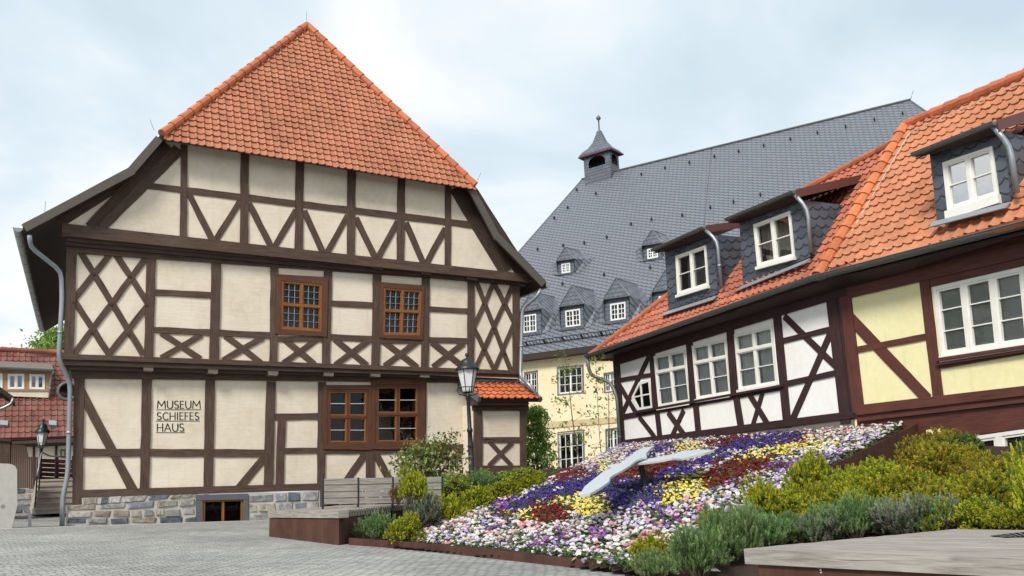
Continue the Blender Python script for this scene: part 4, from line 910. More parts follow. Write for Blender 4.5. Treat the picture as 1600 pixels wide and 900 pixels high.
d = wall(DP, [(-45, 574), (78, 578), (78, 622), (-45, 617)], [Q4(DP, w).hole() for w in wq], 'dormer', 'wood_oiled', bh)
T, B_ = DP.hit(78, 576, -.003), DP.hit(78, 623, -.003); mb = MB(); mb.face([B_, B_ - HG.n * 3, T - HG.n * 3, T]); mb.build('cheek', MT['wood_oiled'], d)
band(DP, (-45, 610), (78, 611), (78, 621.5), (-45, 616.5), .05, 0, 'apron', 'plaster_cream', d); band(DP, (-45, 608), (79, 609), (79, 611), (-45, 610), .1, 0, 'sill', 'wood_oiled', d)
for w in wq:
    f, q = window(DP, w, d, .07, .03, (.5,), (), .07, frame='white_paint', gl='glass_soft', name='window_frame', sash=.03, back=False)
    for ch in list(f.children): ch.parent = d
    reveal(q, d, .5); curtain_or_reflection(q, d, .05, .95, .05, .95, -.2, .015)
EP = DP.off(.35); a, b = EP.hit(-45, 571), EP.hit(84, 577); e_ = HR.hit(80, 568, .1) - b; e_ = HG.n * e_.dot(HG.n) + Z * e_.z
slab([a, b, b + e_, a + e_], Z * -.12, 'dormer_roof', 'concrete_step', d); gutter(a, b, .08, d, 'zinc', out=HG.n)
pipe([b - Z * .1, DP.hit(79, 588, .1), DP.hit(77, 622, .1)], .04, 'downpipe', 'zinc', d)
mb = MB()
for p in ([(0, 660), (12, 661), (12, 668), (-1, 667)], [(76, 660), (88, 661), (88, 668), (76, 667)]):
    c = [HR.c(x) for x in p]; mb.hexa([HR.w(*x, .0) for x in c] + [HR.w(*x, .14) for x in c]); mb.build('skylight', MT['skylight'], bh); mb = MB()
# round dormer half hidden by the downpipe
c = HR.hit(105, 612, .1); OP = Pl(c, HG.u, Z).off(.3); mb = MB(); ringp = [OP.w(.42 * math.cos(R_(a)), .40 * math.sin(R_(a)), 0) for a in range(0, 361, 20)]; mb.tube(ringp, .07, 6)
rd = mb.build('round_dormer', MT['gutter_dark'], bh); mb = MB(); mb.face(ringp[:-1]); mb.build('pane', MT['glass_soft'], rd)
mb = MB(); mb.face([p - HG.n * .35 for p in ringp[:-1]]); mb.build('reveal', MT['room_dark'], rd)

fn = thing('board_fence', 'dark red-brown board fence on a low stone wall, left of the steps', 'fence'); FP_ = Pl(at(40, 764, 25), azdir(62))
mb = MB(); x = 0.0
cA = FP_.c((12, 764)); cB = FP_.c((60, 762)); n_ = 16
tops = [(12, 694), (41, 696), (45, 714), (60, 714)]
def topy(px):
    for (x0, y0), (x1, y1) in zip(tops, tops[1:]):
        if x0 <= px <= x1: return y0 + (y1 - y0) * (px - x0) / (x1 - x0)
    return tops[-1][1]
for i in range(n_):
    p0, p1 = 12 + 48 * i / n_, 12 + 48 * (i + .92) / n_; o_ = random.uniform(0, .012)
    q = Q4(FP_, [(p0, topy(p0)), (p1, topy(p1)), (p1, 764), (p0, 764)], 0); q.box(mb, 0, 1, 0, 1, 0, .03 + o_)
mb.build('board_panel', MT['fence_brown'], fn); stone_base(FP_, (10, 764), (60, 762), (60, 800), (10, 803), 4, [], fn, .03, 'stone_base', .2, .4)
rw = thing('brown_shed', 'brown plank shed behind the pale garden wall at the left edge', 'shed'); BP_ = Pl(at(5, 700, 21), azdir(62))
q = Q4(BP_, [(-60, 684), (15.5, 688), (15.5, 780), (-60, 790)], 0); mb = MB(); q.box(mb, 0, 1, 0, 1, -1.5, 0); mb.build('plank_wall', MT['timber_brown'], rw)
q = Q4(BP_, [(-60, 681), (17, 686), (17, 690), (-60, 686)], .05); mb = MB(); q.box(mb, 0, 1, 0, 1, -1.6, .05); mb.build('coping', MT['timber_dark'], rw)
rf_ = thing('red_plank_fence', 'dark red slatted fence at the top of the stone steps', 'fence'); RFp = Pl(at(85, 740, 27), Mu); mb = MB()
for i in range(5):
    q = Q4(RFp, [(62, 716.5 + i * 7), (116, 719 + i * 7), (116, 725.2 + i * 7), (62, 722.8 + i * 7)], 0); q.box(mb, 0, 1, 0, 1, 0, .03)
mb.build('plank', MT['red_boards_or_reflection'], rf_)
for x in (64, 90, 114): beam(RFp, (x, 712), (x, 765), 3.5, .0, -.06, 'post', 'timber_dark', rf_, 0)
st = thing('stone_steps', 'worn grey-brown stone steps rising beside the museum corner', 'steps'); SP_ = Pl(at(57, 804, 22.5), Mu)
c0, c1 = SP_.c((55, 804)), SP_.c((116, 801)); mb = MB(); rise = .145
for i in range(6):
    z0 = c0.y + i * rise; a, b = c0.x + i * .02, c1.x + .4; o0, o1 = -3.5, -.30 * i
    fr = [SP_.w(a, z0 + rise, o1), SP_.w(b, z0 + rise, o1), SP_.w(b, z0, o1), SP_.w(a, z0, o1)]; bkp = [x - SP_.n * (o1 - o0) for x in fr]; mb.hexa(bkp + fr)
    fr = [SP_.w(a - .02, z0 + rise + .004, o1 + .03), SP_.w(b, z0 + rise + .004, o1 + .03), SP_.w(b, z0 + rise - .045, o1 + .03), SP_.w(a - .02, z0 + rise - .045, o1 + .03)]; bkp = [x - SP_.n * .33 for x in fr]; mb.hexa(bkp + fr)
mb.build('steps', MT['step_stone'], st)
rl = thing('steel_handrail', 'thin steel handrail beside the stone steps', 'handrail')
pt = [SP_.hit(58, 745, .0), SP_.hit(65, 706, -.9), SP_.hit(77, 713, -1.6), SP_.hit(104, 713.5, -1.7)]
pipe(pt, .022, 'rail', 'zinc', rl)
for x, y, o_, h_ in ((65, 706, -.9, 1.0), (88, 713, -1.65, .9), (104, 713.5, -1.7, .9), (58, 745, 0, .75)): P = SP_.hit(x, y, o_); mb = MB(); mb.tube([P, P - Z * h_], .018, 6); mb.build('post', MT['iron_black'], rl)
gw = thing('garden_wall', 'pale rendered garden wall with a rounded end, left edge', 'wall'); GP = Pl(at(20, 828, 17.2), azdir(62)); mb = MB()
pr = [(-40, 723), (14, 724.5), (20, 726), (24.5, 729), (26.8, 735), (27, 790), (17.5, 830), (-40, 834)]
fr = [GP.hit(*p) for p in pr]; bkp = [x - GP.n * .35 for x in fr]; mb.face(fr); mb.face(bkp[::-1])
for i in range(len(fr)): j = (i + 1) % len(fr); mb.face((fr[i], fr[j], bkp[j], bkp[i]))
mb.build('wall_body', MT['render_grey'], gw)
mb = MB(); c = GP.c((4.5, 791.5), .004)
for a0 in range(0, 360, 30):
    a1 = a0 + 22; p = [GP.w(c.x + r * math.cos(R_(a)), c.y + r * math.sin(R_(a)), .004) for r, a in ((.036, a0), (.036, a1), (.026, a1), (.026, a0))]; mb.face(p)
for dx in (-.01, .01): mb.face([GP.w(c.x + dx + x, c.y + y, .004) for x, y in ((-.012, -.016), (-.004, -.016), (.012, .016), (.004, .016))])
mb.build('wall_mark', MT['gutter_dark'], gw)
bn = thing('curved_concrete_bench', 'small pale curved concrete bench end beside the garden wall', 'bench'); mb = MB(); CP_ = Pl(at(35, 825, 17.6), azdir(62))
pth = [(14, 789.5), (34, 788.8), (41, 791), (46.5, 796), (49, 804), (49.5, 828)]; th_ = [(14, 797), (33, 796.2), (38, 797.5), (42, 800.5), (43.8, 806), (44, 828)]
for i in range(len(pth) - 1):
    f4 = [CP_.hit(*pth[i], .0), CP_.hit(*pth[i + 1], .0), CP_.hit(*th_[i + 1], .0), CP_.hit(*th_[i], .0)]; mb.hexa([x - CP_.n * .45 for x in f4] + f4)
mb.build('bench_slab', MT['concrete'], bn)
nh = thing('neighbour_house', 'corner of a dark eave with a curved gutter pipe, left edge', 'house'); NP = Pl(at(10, 610, 24), azdir(62))
a, b, c_, d_ = NP.hit(-200, 462), NP.hit(22, 620), NP.hit(23, 627), NP.hit(-200, 477); mb = MB(); fr = [a, b, c_, d_]; mb.hexa([x - NP.n * 1.6 for x in fr] + fr); mb.build('roof', MT['soffit'], nh)
pipe([NP.hit(21, 622, .05), NP.hit(18, 631, .05), NP.hit(2, 639, .02), NP.hit(-14, 642, .0)], .045, 'downpipe', 'zinc', nh)
q = Q4(NP, [(-200, 500), (-12, 622), (-12, 810), (-200, 825)], -.5); mb = MB(); q.box(mb, 0, 1, 0, 1, -5, -.5); mb.build('wall', MT['plaster_cream'], nh)

# ================================================================== GROUND
def sheet(name, pts_fn, x0, x1, y0, y1, st, mat, noise=.0, inside=None):
    nx, ny = int((x1 - x0) / st) + 1, int((y1 - y0) / st) + 1; V = []; F = []
    for j in range(ny):
        for i in range(nx):
            x, y = x0 + i * st, y0 + j * st; V.append((x, y, pts_fn(x, y) + random.uniform(-noise, noise)))
    for j in range(ny - 1):
        for i in range(nx - 1):
            cx, cy = x0 + (i + .5) * st, y0 + (j + .5) * st
            if inside and not inside(cx, cy): continue
            a = j * nx + i; F.append((a, a + 1, a + nx + 1, a + nx))
    mb = MB(); mb.v = V; mb.f = F; mb.uv = [(V[i][0], V[i][1]) for f in F for i in f]; mb.c = [(1, 1, 1)] * len(mb.uv)
    o = mb.build(name, MT[mat]); o['kind'] = 'structure'; return o
mb = MB(); S_ = 1500
mb.face([(-S_, -S_, -3.0), (S_, -S_, -3.0), (S_, S_, -3.0), (-S_, S_, -3.0)]); o = mb.build('ground', MT['soil']); o['kind'] = 'structure'
mb = MB()
def gp(x, y, d=0): return Vector((x, y, gz(x, y) + d))
mb.face([gp(-45, -25), gp(30, -25), gp(30, 60), gp(-45, 60)]); o = mb.build('plaza_paving', MT['paving']); o['kind'] = 'structure'
# a level paved kerb strip runs along the foot of the museum
a, b = ground(20, 829.5), ground(430, 815.5); d = (b - a).normalized(); n = Vector((-d.y, d.x, 0)).normalized(); mb = MB()
a -= d * 6; b += d * .5
for i in range(14):
    p, q = a + (b - a) * (i / 14 + .0015), a + (b - a) * ((i + 1) / 14 - .0015); mb.hexa([p + n * .30 + Z * .045, q + n * .30 + Z * .045, q + n * .30 - Z * .1, p + n * .3 - Z * .1, p + Z * .04, q + Z * .04, q - Z * .1, p - Z * .1])
o = mb.build('kerb_strip', MT['concrete']); o['kind'] = 'structure'
# flower bed and banks
def inpoly(P, x, y):
    c = False; n = len(P)
    for i in range(n):
        (x0, y0), (x1, y1) = P[i], P[i - 1]
        if (y0 > y) != (y1 > y) and x < (x1 - x0) * (y - y0) / (y1 - y0) + x0: c = not c
    return c
bedpx = [(626, 850), (700, 812), (760, 792), (810, 773), (868, 747), (905, 728), (975, 694), (1100, 677), (1230, 662), (1335, 650), (1430, 655), (1310, 726), (1216, 776), (1170, 812), (1092, 850), (1030, 888), (1000, 890), (800, 866)]
BEDXY = [tuple(bed(*p).xy) for p in bedpx]
cr = [bed(1448, 657), bed(1310, 725), bed(1214, 777), bed(1140, 850), bed(1075, 905)]              # rusty steel edge, top line
def right_of_edge(x, y):
    for i in range(len(cr) - 1):
        a, b = cr[i], cr[i + 1]
        if min(a.y, b.y) <= y <= max(a.y, b.y):
            t = (y - a.y) / (b.y - a.y); return x > a.x + (b.x - a.x) * t
    return x > cr[-1].x if y < cr[-1].y else x > cr[0].x
def hillz(x, y): return bz(x, y) - .035
sheet('flower_bed_soil', lambda x, y: max(hillz(x, y), gz(x, y) - .1), -4.4, 9.0, 7.6, 26, .1, 'soil', .010, lambda x, y: inpoly(BEDXY, x, y) and not right_of_edge(x + .0, y))
sheet('planted_bank', lambda x, y: rz(x, y), .6, 10.5, 6.0, 19, .25, 'soil', .02, lambda x, y: right_of_edge(x - .05, y) and y < 18.0 - (x - 6) * .9 and x > 1.0)
frontA, frontB = ground(545, 851.5), ground(1010, 899)
fd = (frontB - frontA).normalized()
def leftz(x, y): return max(gz(x, y) + .03, min(bz(x, y) + .06, .30))
def left_ok(x, y):
    if inpoly(BEDXY, x, y) or right_of_edge(x, y) or (y < 13 and x > .3): return False
    side = (x - frontA.x) * fd.y - (y - frontA.y) * fd.x
    return side < -.10 and x < 3.2 and y < 24.0 and (x > -3.2 or y > 18.5) and (Vector((x, y, 0)) - Vector((MG.P0.x, MG.P0.y, 0))).dot(MG.n) > -.1
sheet('planted_slope', leftz, -4.4, 3.4, 8.6, 26, .1, 'soil', .012, left_ok)
def surf(x, y):
    if inpoly(BEDXY, x, y): return hillz(x, y)
    return rz(x, y) if right_of_edge(x, y) else leftz(x, y)
# rusty steel edging along the front and the right of the bed
def plate_line(P, name, label, h, th, down):
    mb = MB()
    for i in range(len(P) - 1):
        a, b = P[i], P[i + 1]; d = (b - a); d.z = 0; n = Vector((-d.y, d.x, 0)).normalized() * th; mb.hexa([a + n, b + n, b + n - Z * down, a + n - Z * down, a, b, b - Z * down, a - Z * down])
    return tag(mb.build(name, MT['corten']), label, 'edging')
fp = [frontA, ground(640, 858.5), ground(760, 872), ground(880, 885.5), ground(1010, 899), ground(1130, 911)]
plate_line([p + Z * .10 for p in fp], 'steel_edging', 'low rusty steel edging strip between paving and flowers', .1, .012, .25)
plate_line([p + Z * .03 for p in cr[:2]] + [bed(1199, 785) + Z * .03], 'steel_retaining_edge', 'tall rusty steel edge stepping down the right of the flower bed', .1, .015, .75)

# ================================================================== BENCH BOX AND BACKREST BENCH, DECK
def deck_box(name, label, cat, cornerpts, hgt, plank_t, back, n_planks, inset=.05, gap=.010, along=None):
    """rusty steel plinth under a top of thick grey timbers; cornerpts: left, corner, right on the ground (front edges)"""
    t = thing(name, label, cat); A, C_, B = cornerpts; top = C_.z + hgt
    return t, top
bx = thing('plinth_bench', 'rusty steel plinth with thick grey timber seat slats beside the paving', 'bench')
G0, G1 = ground(420.5, 838.5), ground(529.5, 852)
top = at(529.5, 798.5, G1.y).z
vis = (G1 - G0); vis.z = 0; du_ = vis.normalized(); dn_ = Vector((-du_.y, du_.x, 0))         # back from the front face
_q = ray(638, 787.3); _q = _q * (top / _q.z); print('plinth', G0, G1, top, _q); SL = min(4.2, (Vector((_q.x, _q.y, 0)) - Vector((G1.x, G1.y, 0))).length)
G2 = Vector((_q.x, _q.y, G1.z))
side = (G2 - G1).normalized(); fl = vis.length
mb = MB(); pts = [G0, G1, G1 + side * SL, G0 + side * SL]; zt = top - .11
def prism(mb, P, z0, z1):
    t_ = [Vector((p.x, p.y, z1)) for p in P]; b_ = [Vector((p.x, p.y, z0)) for p in P]; mb.face(t_); mb.face(b_[::-1])
    for i in range(len(P)): j = (i + 1) % len(P); mb.face((b_[i], b_[j], t_[j], t_[i]))
prism(mb, pts, -1.2, zt); mb.build('plinth', MT['corten'], bx)
# outer frame timber along the front, then slats whose end grain faces the right side
mb = MB(); f0, f1 = G0 - du_ * .02 - dn_ * .02, G1 + du_ * .02 - dn_ * .02
prism(mb, [f0, f1, f1 + dn_ * .17, f0 + dn_ * .17], zt + .01, top + .004); mb.build('front_timber', MT['wood_grey'], bx)
s0 = .19; ns_ = int((SL - s0) / .125)
for i in range(ns_):
    a = G0 + side * (s0 + i * .125 + .0); b = G1 + side * (s0 + i * .125) + du_ * .015; w = side * .095; mb = MB(); du2, dv2 = random.random() * 9, random.random() * 9
    h = top + random.uniform(-.004, .004); prism(mb, [a, b, b + w, a + w], zt + .01, h); mb.build('slat', MT['wood_grey'], bx)
bb = thing('backrest_bench', 'long weathered grey slatted bench backrest in front of the stone base', 'bench')
BBp = Pl(at(596, 790, 15.9), (at(690, 770, 16.9) - at(504, 790, 14.9)).xyz * 1.0 if False else azdir(66))
for k, (y0, y1) in enumerate(((746.5, 755.5), (757, 766.2), (767.8, 776), (777.6, 786))):
    for i, (xa, xb) in enumerate(((504, 559), (561, 613), (615, 664), (665.5, 692))):
        q = Q4(BBp, [(xa, y0 + 1.6 - (xa - 504) * .018), (xb, y0 + 1.6 - (xb - 504) * .018), (xb, y1 + 2.0 - (xb - 504) * .022), (xa, y1 + 2.0 - (xa - 504) * .022)], 0); mb = MB(); q.box(mb, .0, 1., 0, 1, -.035 - .02 * k * 0, .0); mb.build('slat', MT['wood_grey'], bb)
for x in (505, 560, 614, 665, 691): beam(BBp, (x, 747 - (x - 504) * .018), (x, 815), 2.4, .006, -.06, 'upright', 'iron_black', bb, 0)
dk = thing('timber_deck', 'broad grey timber sitting deck on a rusty steel plinth, bottom right corner', 'deck')
c1_ = at(1162, 857.5, 7.4); dz = c1_.z
def dpt(px, py): d = ray(px, py); return d * (dz / d.z)
pB = dpt(1640, 874.5); pC = dpt(1640, 811.5)
e1 = (pB - c1_).normalized(); fdk = Vector((-e1.y, e1.x, 0))
if fdk.y < 0: fdk = -fdk
pe_ = (dpt(1600, 815) - dpt(1165, 855)).normalized()                                              # direction of the far edge
ln = (pB - c1_).length + 1.5; nb_ = 16; wpl = .155
def far_u(v): return (pe_.dot(e1)) / max(1e-3, pe_.dot(fdk)) * v
for i in range(nb_):
    v0, v1 = i * (wpl + .006), i * (wpl + .006) + wpl; u0, u1 = max(0, far_u(v0)), max(0, far_u(v1)); end = ln
    if u0 > ln - .2: break
    segs = [(u0, u1, end, end)]
    for a0, a1, b1, b0 in segs:
        P = [c1_ + e1 * a0 + fdk * v0, c1_ + e1 * b0 + fdk * v0, c1_ + e1 * b1 + fdk * v1, c1_ + e1 * a1 + fdk * v1]; mb = MB(); ou, ov = random.random() * 9, random.random() * 9
        T = [Vector((p.x, p.y, dz + (random.uniform(-.003, .002) if i else 0))) for p in P]; B_ = [p - Z * .115 for p in T]
        uvf = lambda p: ((p - c1_).dot(e1) + ou, (p - c1_).dot(fdk) + ov)
        mb.face(T, [uvf(p) for p in T]); mb.face((B_[0], B_[1], T[1], T[0]), [(uvf(B_[0])[0], ov), (uvf(B_[1])[0], ov), (uvf(B_[1])[0], ov + .115), (uvf(B_[0])[0], ov + .115)])
        mb.face((B_[1], B_[2], T[2], T[1])); mb.face((B_[2], B_[3], T[3], T[2])); mb.face((B_[3], B_[0], T[0], T[3])); mb.face(B_[::-1]); mb.build('plank', MT['wood_grey'], dk)
mb = MB(); ins = c1_ + e1 * .10 + fdk * .03; v2 = min(2.2, (ln - .5) / max(1e-3, far_u(1.0))); fu = far_u(v2)
prism(mb, [ins, ins + e1 * (ln - .2), ins + e1 * (ln - .2) + fdk * v2, ins + e1 * (fu + .05) + fdk * v2], -1.4, dz - .116); mb.build('plinth', MT['corten'], dk)
# small pale mark on the steel under the deck
c = cut(1281, 890, ins - fdk * .004, fdk); mb = MB()
for dx, dy, w, h in ((-.012, .008, .005, .030), (-.004, -.006, .016, .006), (.006, -.014, .005, .022), (.0, -.024, .014, .005)):
    mb.face([c + e1 * (dx) + Z * dy, c + e1 * (dx + w) + Z * dy, c + e1 * (dx + w) + Z * (dy + h), c + e1 * dx + Z * (dy + h)])
mb.build('plinth_mark', MT['white_far'], dk)
# dark slotted inlay near the right end
ia, ib = dpt(1545, 838.5), dpt(1640, 829); ic, id_ = dpt(1640, 836), dpt(1558, 842); mb = MB()
if True:
    pA = [dpt(1546, 838), dpt(1640, 828), dpt(1640, 838), dpt(1572, 841)]; up = Z * .006
    mb.face([p + up for p in pA]); mb.build('slot', MT['room_dark'], dk); mb = MB()
    for i in range(9):
        t = i / 9; a, b = pA[0] * (1 - t) + pA[1] * t, pA[3] * (1 - t) + pA[2] * t; d = (pA[1] - pA[0]) * .022; mb.face([a + up * 1.6, b + up * 1.6, b + up * 1.6 + d, a + up * 1.6 + d])
    mb.build('slot_bar', MT['zinc'], dk)
# ================================================================== LAMPS
def lamp(name, label, base, zt, s, tilt=Vector((0, 0, 0))):
    t = thing(name, label, 'street lamp'); H = zt - base.z; mb = MB()
    P = lambda h: base + Z * h + tilt * h
    zl = H - .86 * s
    prof = [(.12, 0), (.12, .30), (.085, .36), (.07, .42), (.062, 1.0), (.058, 1.02), (.075, 1.05), (.058, 1.1), (.05, zl * .62), (.066, zl * .63), (.066, zl * .65), (.045, zl * .67), (.04, zl - .12), (.06, zl - .08), (.05, zl - .04), (.075, zl)]
    pts = [P(h) for _, h in prof]; mb.tube(pts, [r * (.35 + .65 * s) for r, _ in prof], 10); mb.build('pole', MT['iron_black'], t, True)
    # lantern: six tapering panes in an iron frame, hood and knob on top
    c = P(zl); n = 6; mb = MB(); pb = MB(); r0, r1, hL = .115 * s, .225 * s, .50 * s
    ring = lambda r, h, ph=.2: [c + Vector((r * math.cos(2 * math.pi * k / n + ph), r * math.sin(2 * math.pi * k / n + ph), h)) for k in range(n)]
    b0, b1 = ring(r0, .06 * s), ring(r1, .06 * s + hL)
    for k in range(n):
        j = (k + 1) % n; pb.face((b0[k], b0[j], b1[j], b1[k])); mb.tube([b0[k], b1[k]], .011 * s, 5); mb.tube([b0[k], b0[j]], .011 * s, 5); mb.tube([b1[k], b1[j]], .014 * s, 5)
    for a in (0.2, 1.77, 3.34, 4.91):
        d = Vector((math.cos(a), math.sin(a), 0)); mb.tube([c - Z * .02 + d * .04 * s, c + d * .19 * s + Z * .01 * s, c + d * .235 * s + Z * .10 * s, c + d * .20 * s + Z * .17 * s], .012 * s, 5)
    rg = ring(.215 * s, .16 * s); mb.tube(rg + [rg[0]], .010 * s, 5)
    mb.build('lantern_frame', MT['iron_black'], t); pb.build('lantern_glass', MT['lamp_frosted'], t)
    mb = MB(); h = .06 * s + hL; mb.lathe(c, [(.27 * s, h - .01), (.275 * s, h + .03), (.20 * s, h + .09), (.15 * s, h + .17), (.145 * s, h + .20), (.09 * s, h + .24), (.03 * s, h + .26), (.025 * s, h + .30), (.045 * s, h + .33), (.03 * s, h + .37), (0, h + .38)], 12)
    mb.build('lantern_hood', MT['iron_black'], t, True); return t
lb_ = at(739, 760, 20.0); lamp('street_lamp', 'tall black street lamp with frosted lantern in front of the museum bay', Vector((lb_.x, lb_.y, surf(lb_.x, lb_.y) - .1)), at(729.5, 557, 20.0).z, 1.0, Vector((at(730, 600, 20).x - lb_.x, 0, 0)) / 2.6)
lb_ = at(57, 798, 24.5); lamp('street_lamp', 'small black street lamp left of the museum before the red roof', lb_, at(60, 664, 24.5).z, .70, Vector((.006, 0, 0)))

# ================================================================== FLORAL CLOCK HANDS
ck = thing('clock_hands', 'pair of pale steel clock hands crossing above the flower bed', 'clock hands')
HPz = BP + BN * .42
def hnd(poly, o, name):
    P = [cut(x, y, HPz + BN * o, BN) for x, y in poly]; mb = MB(); l3 = [[Vector((p.x, p.y, 0)) for p in P]]
    for t in tessellate_polygon(l3):
        tri = [P[i] for i in t]
        if (tri[1] - tri[0]).cross(tri[2] - tri[0]).z < 0: tri.reverse()
        mb.face([p + BN * .03 for p in tri]); mb.face([p for p in tri[::-1]])
    for i in range(len(P)): j = (i + 1) % len(P); mb.face((P[i], P[j], P[j] + BN * .03, P[i] + BN * .03))
    return mb.build(name, MT['hand_steel'], ck)
hnd([(950, 729.5), (962, 727.5), (974, 727), (992, 724), (1003, 722), (1020, 718.5), (1055, 711.5), (1080, 706.3), (1098, 705.6), (1116, 706.3), (1100, 711.5), (1082, 715.5), (1066, 719.5), (1050, 719), (1035, 722), (1010, 725.5), (993, 727.5), (972, 731.5), (958, 734), (950, 733)], .0, 'hour_hand')
hnd([(907, 777.6), (909, 772), (914.5, 763), (930, 750.5), (944, 739), (954, 735), (965, 730), (975, 722.5), (985, 715), (996, 706.5), (1004, 702.5), (1016, 700.5), (1023, 699), (1016, 704.5), (1010, 711), (1011, 715.5), (1004, 717.5), (994, 722.5), (985, 730), (972, 738.5), (960, 744.5), (953.5, 749.5), (952.5, 755.5), (938, 766), (922, 775)], .06, 'minute_hand')
c = cut(1001, 724, HPz, BN); mb = MB(); mb.tube([c - BN * .6, c + BN * .02], .05, 10); mb.build('spindle', MT['iron_black'], ck)
# ================================================================== FLOWERS
def pt_in(P, x, y): return inpoly(P, x, y)
ZONES = [  # planting plan, drawn as seen: colour -> list of outlines
    ('indigo', [(785, 806), (800, 786), (840, 768), (880, 755), (930, 744), (960, 752), (985, 758), (1030, 745), (1070, 730), (1110, 712), (1150, 694), (1190, 684), (1240, 678), (1250, 690), (1200, 702), (1150, 712), (1110, 728), (1085, 744), (1050, 757), (1036, 772), (1030, 792), (1000, 802), (955, 804), (940, 788), (950, 776), (910, 778), (860, 786), (820, 800)]),
    ('indigo', [(980, 712), (1010, 705), (1052, 692), (1058, 706), (1030, 712), (1000, 720)]),
    ('darkred', [(935, 752), (960, 734), (1010, 724), (1075, 716), (1080, 724), (1045, 736), (1010, 752), (960, 758)]),
    ('darkred', [(858, 754), (872, 742), (912, 732), (926, 742), (905, 746), (880, 757)]), ('darkred', [(822, 812), (845, 796), (868, 790), (890, 802), (886, 820), (850, 826), (828, 824)]),
    ('darkred', [(1092, 764), (1105, 742), (1140, 722), (1180, 716), (1215, 722), (1200, 738), (1180, 750), (1150, 762), (1110, 770)]),
    ('darkred', [(1098, 700), (1115, 688), (1160, 682), (1180, 690), (1150, 698), (1120, 704)]), ('darkred', [(1225, 690), (1240, 676), (1262, 682), (1256, 694), (1236, 698)]), ('darkred', [(776, 808), (790, 798), (800, 808), (790, 818)]),
    ('yellow', [(1026, 790), (1040, 766), (1060, 752), (1090, 745), (1112, 752), (1110, 770), (1096, 784), (1070, 796), (1040, 800)]), ('yellow', [(796, 812), (822, 800), (850, 790), (890, 780), (940, 778), (952, 790), (948, 806), (925, 816), (905, 812), (885, 796), (850, 800), (820, 816)]),
    ('yellow', [(1036, 708), (1050, 698), (1090, 694), (1096, 702), (1070, 710), (1045, 712)]), ('yellow', [(1130, 726), (1160, 712), (1210, 702), (1260, 694), (1300, 690), (1296, 702), (1250, 712), (1200, 718), (1150, 730)]),
    ('yellow', [(928, 738), (936, 726), (955, 722), (958, 734), (942, 742)]), ('yellow', [(800, 800), (815, 788), (838, 778), (842, 786), (820, 800)]),
    ('purple', [(900, 846), (915, 828), (942, 826), (948, 842), (930, 854)]), ('purple', [(1015, 806), (1040, 794), (1068, 808), (1066, 826), (1044, 836), (1020, 824)]), ('purple', [(1195, 742), (1215, 726), (1245, 722), (1250, 736), (1225, 748)]),
    ('purple', [(760, 800), (780, 786), (800, 782), (798, 794), (776, 810)]), ('purple', [(820, 850), (850, 835), (880, 838), (880, 856), (850, 862)]), ('purple', [(740, 834), (760, 822), (785, 824), (780, 840), (755, 846)])]
PCOL = {'indigo': [(.045, .022, .20), (.065, .03, .26), (.035, .018, .14)], 'darkred': [(.16, .012, .018), (.10, .01, .016), (.24, .02, .018)], 'yellow': [(.84, .62, .06), (.84, .74, .22), (.82, .74, .36)],
        'purple': [(.20, .06, .34), (.28, .10, .42), (.15, .04, .27)], 'lilac': [(.50, .42, .70), (.62, .56, .76), (.42, .32, .62)], 'white': [(.80, .78, .76), (.82, .81, .80), (.78, .72, .72)], 'pink': [(.76, .42, .45), (.78, .56, .56), (.70, .26, .32)]}
def pansy_arr(c, e):            # five overlapping petals round a bright eye, facing +Z, radius 1
    V = []; F = []; K = []
    for k, (a, r, w) in enumerate(((90, .62, .58), (18, .60, .55), (162, .60, .55), (-58, .52, .56), (-122, .52, .56))):
        ca, sa = math.cos(R_(a)), math.sin(R_(a)); cx, cy = ca * r * .75, sa * r * .75; b = len(V); zz_ = .05 * k + .05
        for q in range(6): t = 2 * math.pi * q / 6; V.append((cx + w * math.cos(t) * .9, cy + w * math.sin(t) * .9, zz_ + .16 * (math.cos(t) * ca + math.sin(t) * sa)))
        for q in (0, 2): pass
        F += [(b, b + 1, b + 2, b + 3), (b, b + 3, b + 4, b + 5)]; K += [c, c]
    b = len(V); V += [(.17, .0, .36), (.0, .17, .36), (-.17, .0, .36), (0, -.2, .36)]; F.append((b, b + 1, b + 2, b + 3)); K.append(e)
    return np.array(V), np.array(F), np.array(K)
def daisy_arr(c, e):            # double daisy: two rings of narrow petals in a dome
    V = []; F = []; K = []
    for ring, (n, r0, r1, z0, z1, off) in enumerate(((9, .25, 1.0, .10, .02, 0), (8, .18, .74, .30, .26, .3))):
        for k in range(n):
            a = 2 * math.pi * k / n + off; d = math.pi / n * 1.05; b = len(V)
            V += [(r0 * math.cos(a - d * .5), r0 * math.sin(a - d * .5), z0 + .1), (r1 * math.cos(a - d), r1 * math.sin(a - d), z1), (r1 * math.cos(a + d), r1 * math.sin(a + d), z1), (r0 * math.cos(a + d * .5), r0 * math.sin(a + d * .5), z0 + .1)]
            F.append((b, b + 1, b + 2, b + 3)); s = .92 if ring == 0 else 1; K.append(tuple(x * s for x in c))
    b = len(V); V += [(.24 * math.cos(t), .24 * math.sin(t), .46) for t in (0, 1.57, 3.14, 4.71)]; F.append((b, b + 1, b + 2, b + 3)); K.append(e)
    return np.array(V), np.array(F), np.array(K)
def rotm(nrm, spin):
    z = nrm / np.linalg.norm(nrm); x = np.cross((0, 0, 1.) if abs(z[2]) < .95 else (0, 1., 0), z); x /= np.linalg.norm(x); y = np.cross(z, x); c, s = math.cos(spin), math.sin(spin)
    return np.stack([x * c + y * s, y * c - x * s, z], 1)
TPL = {}
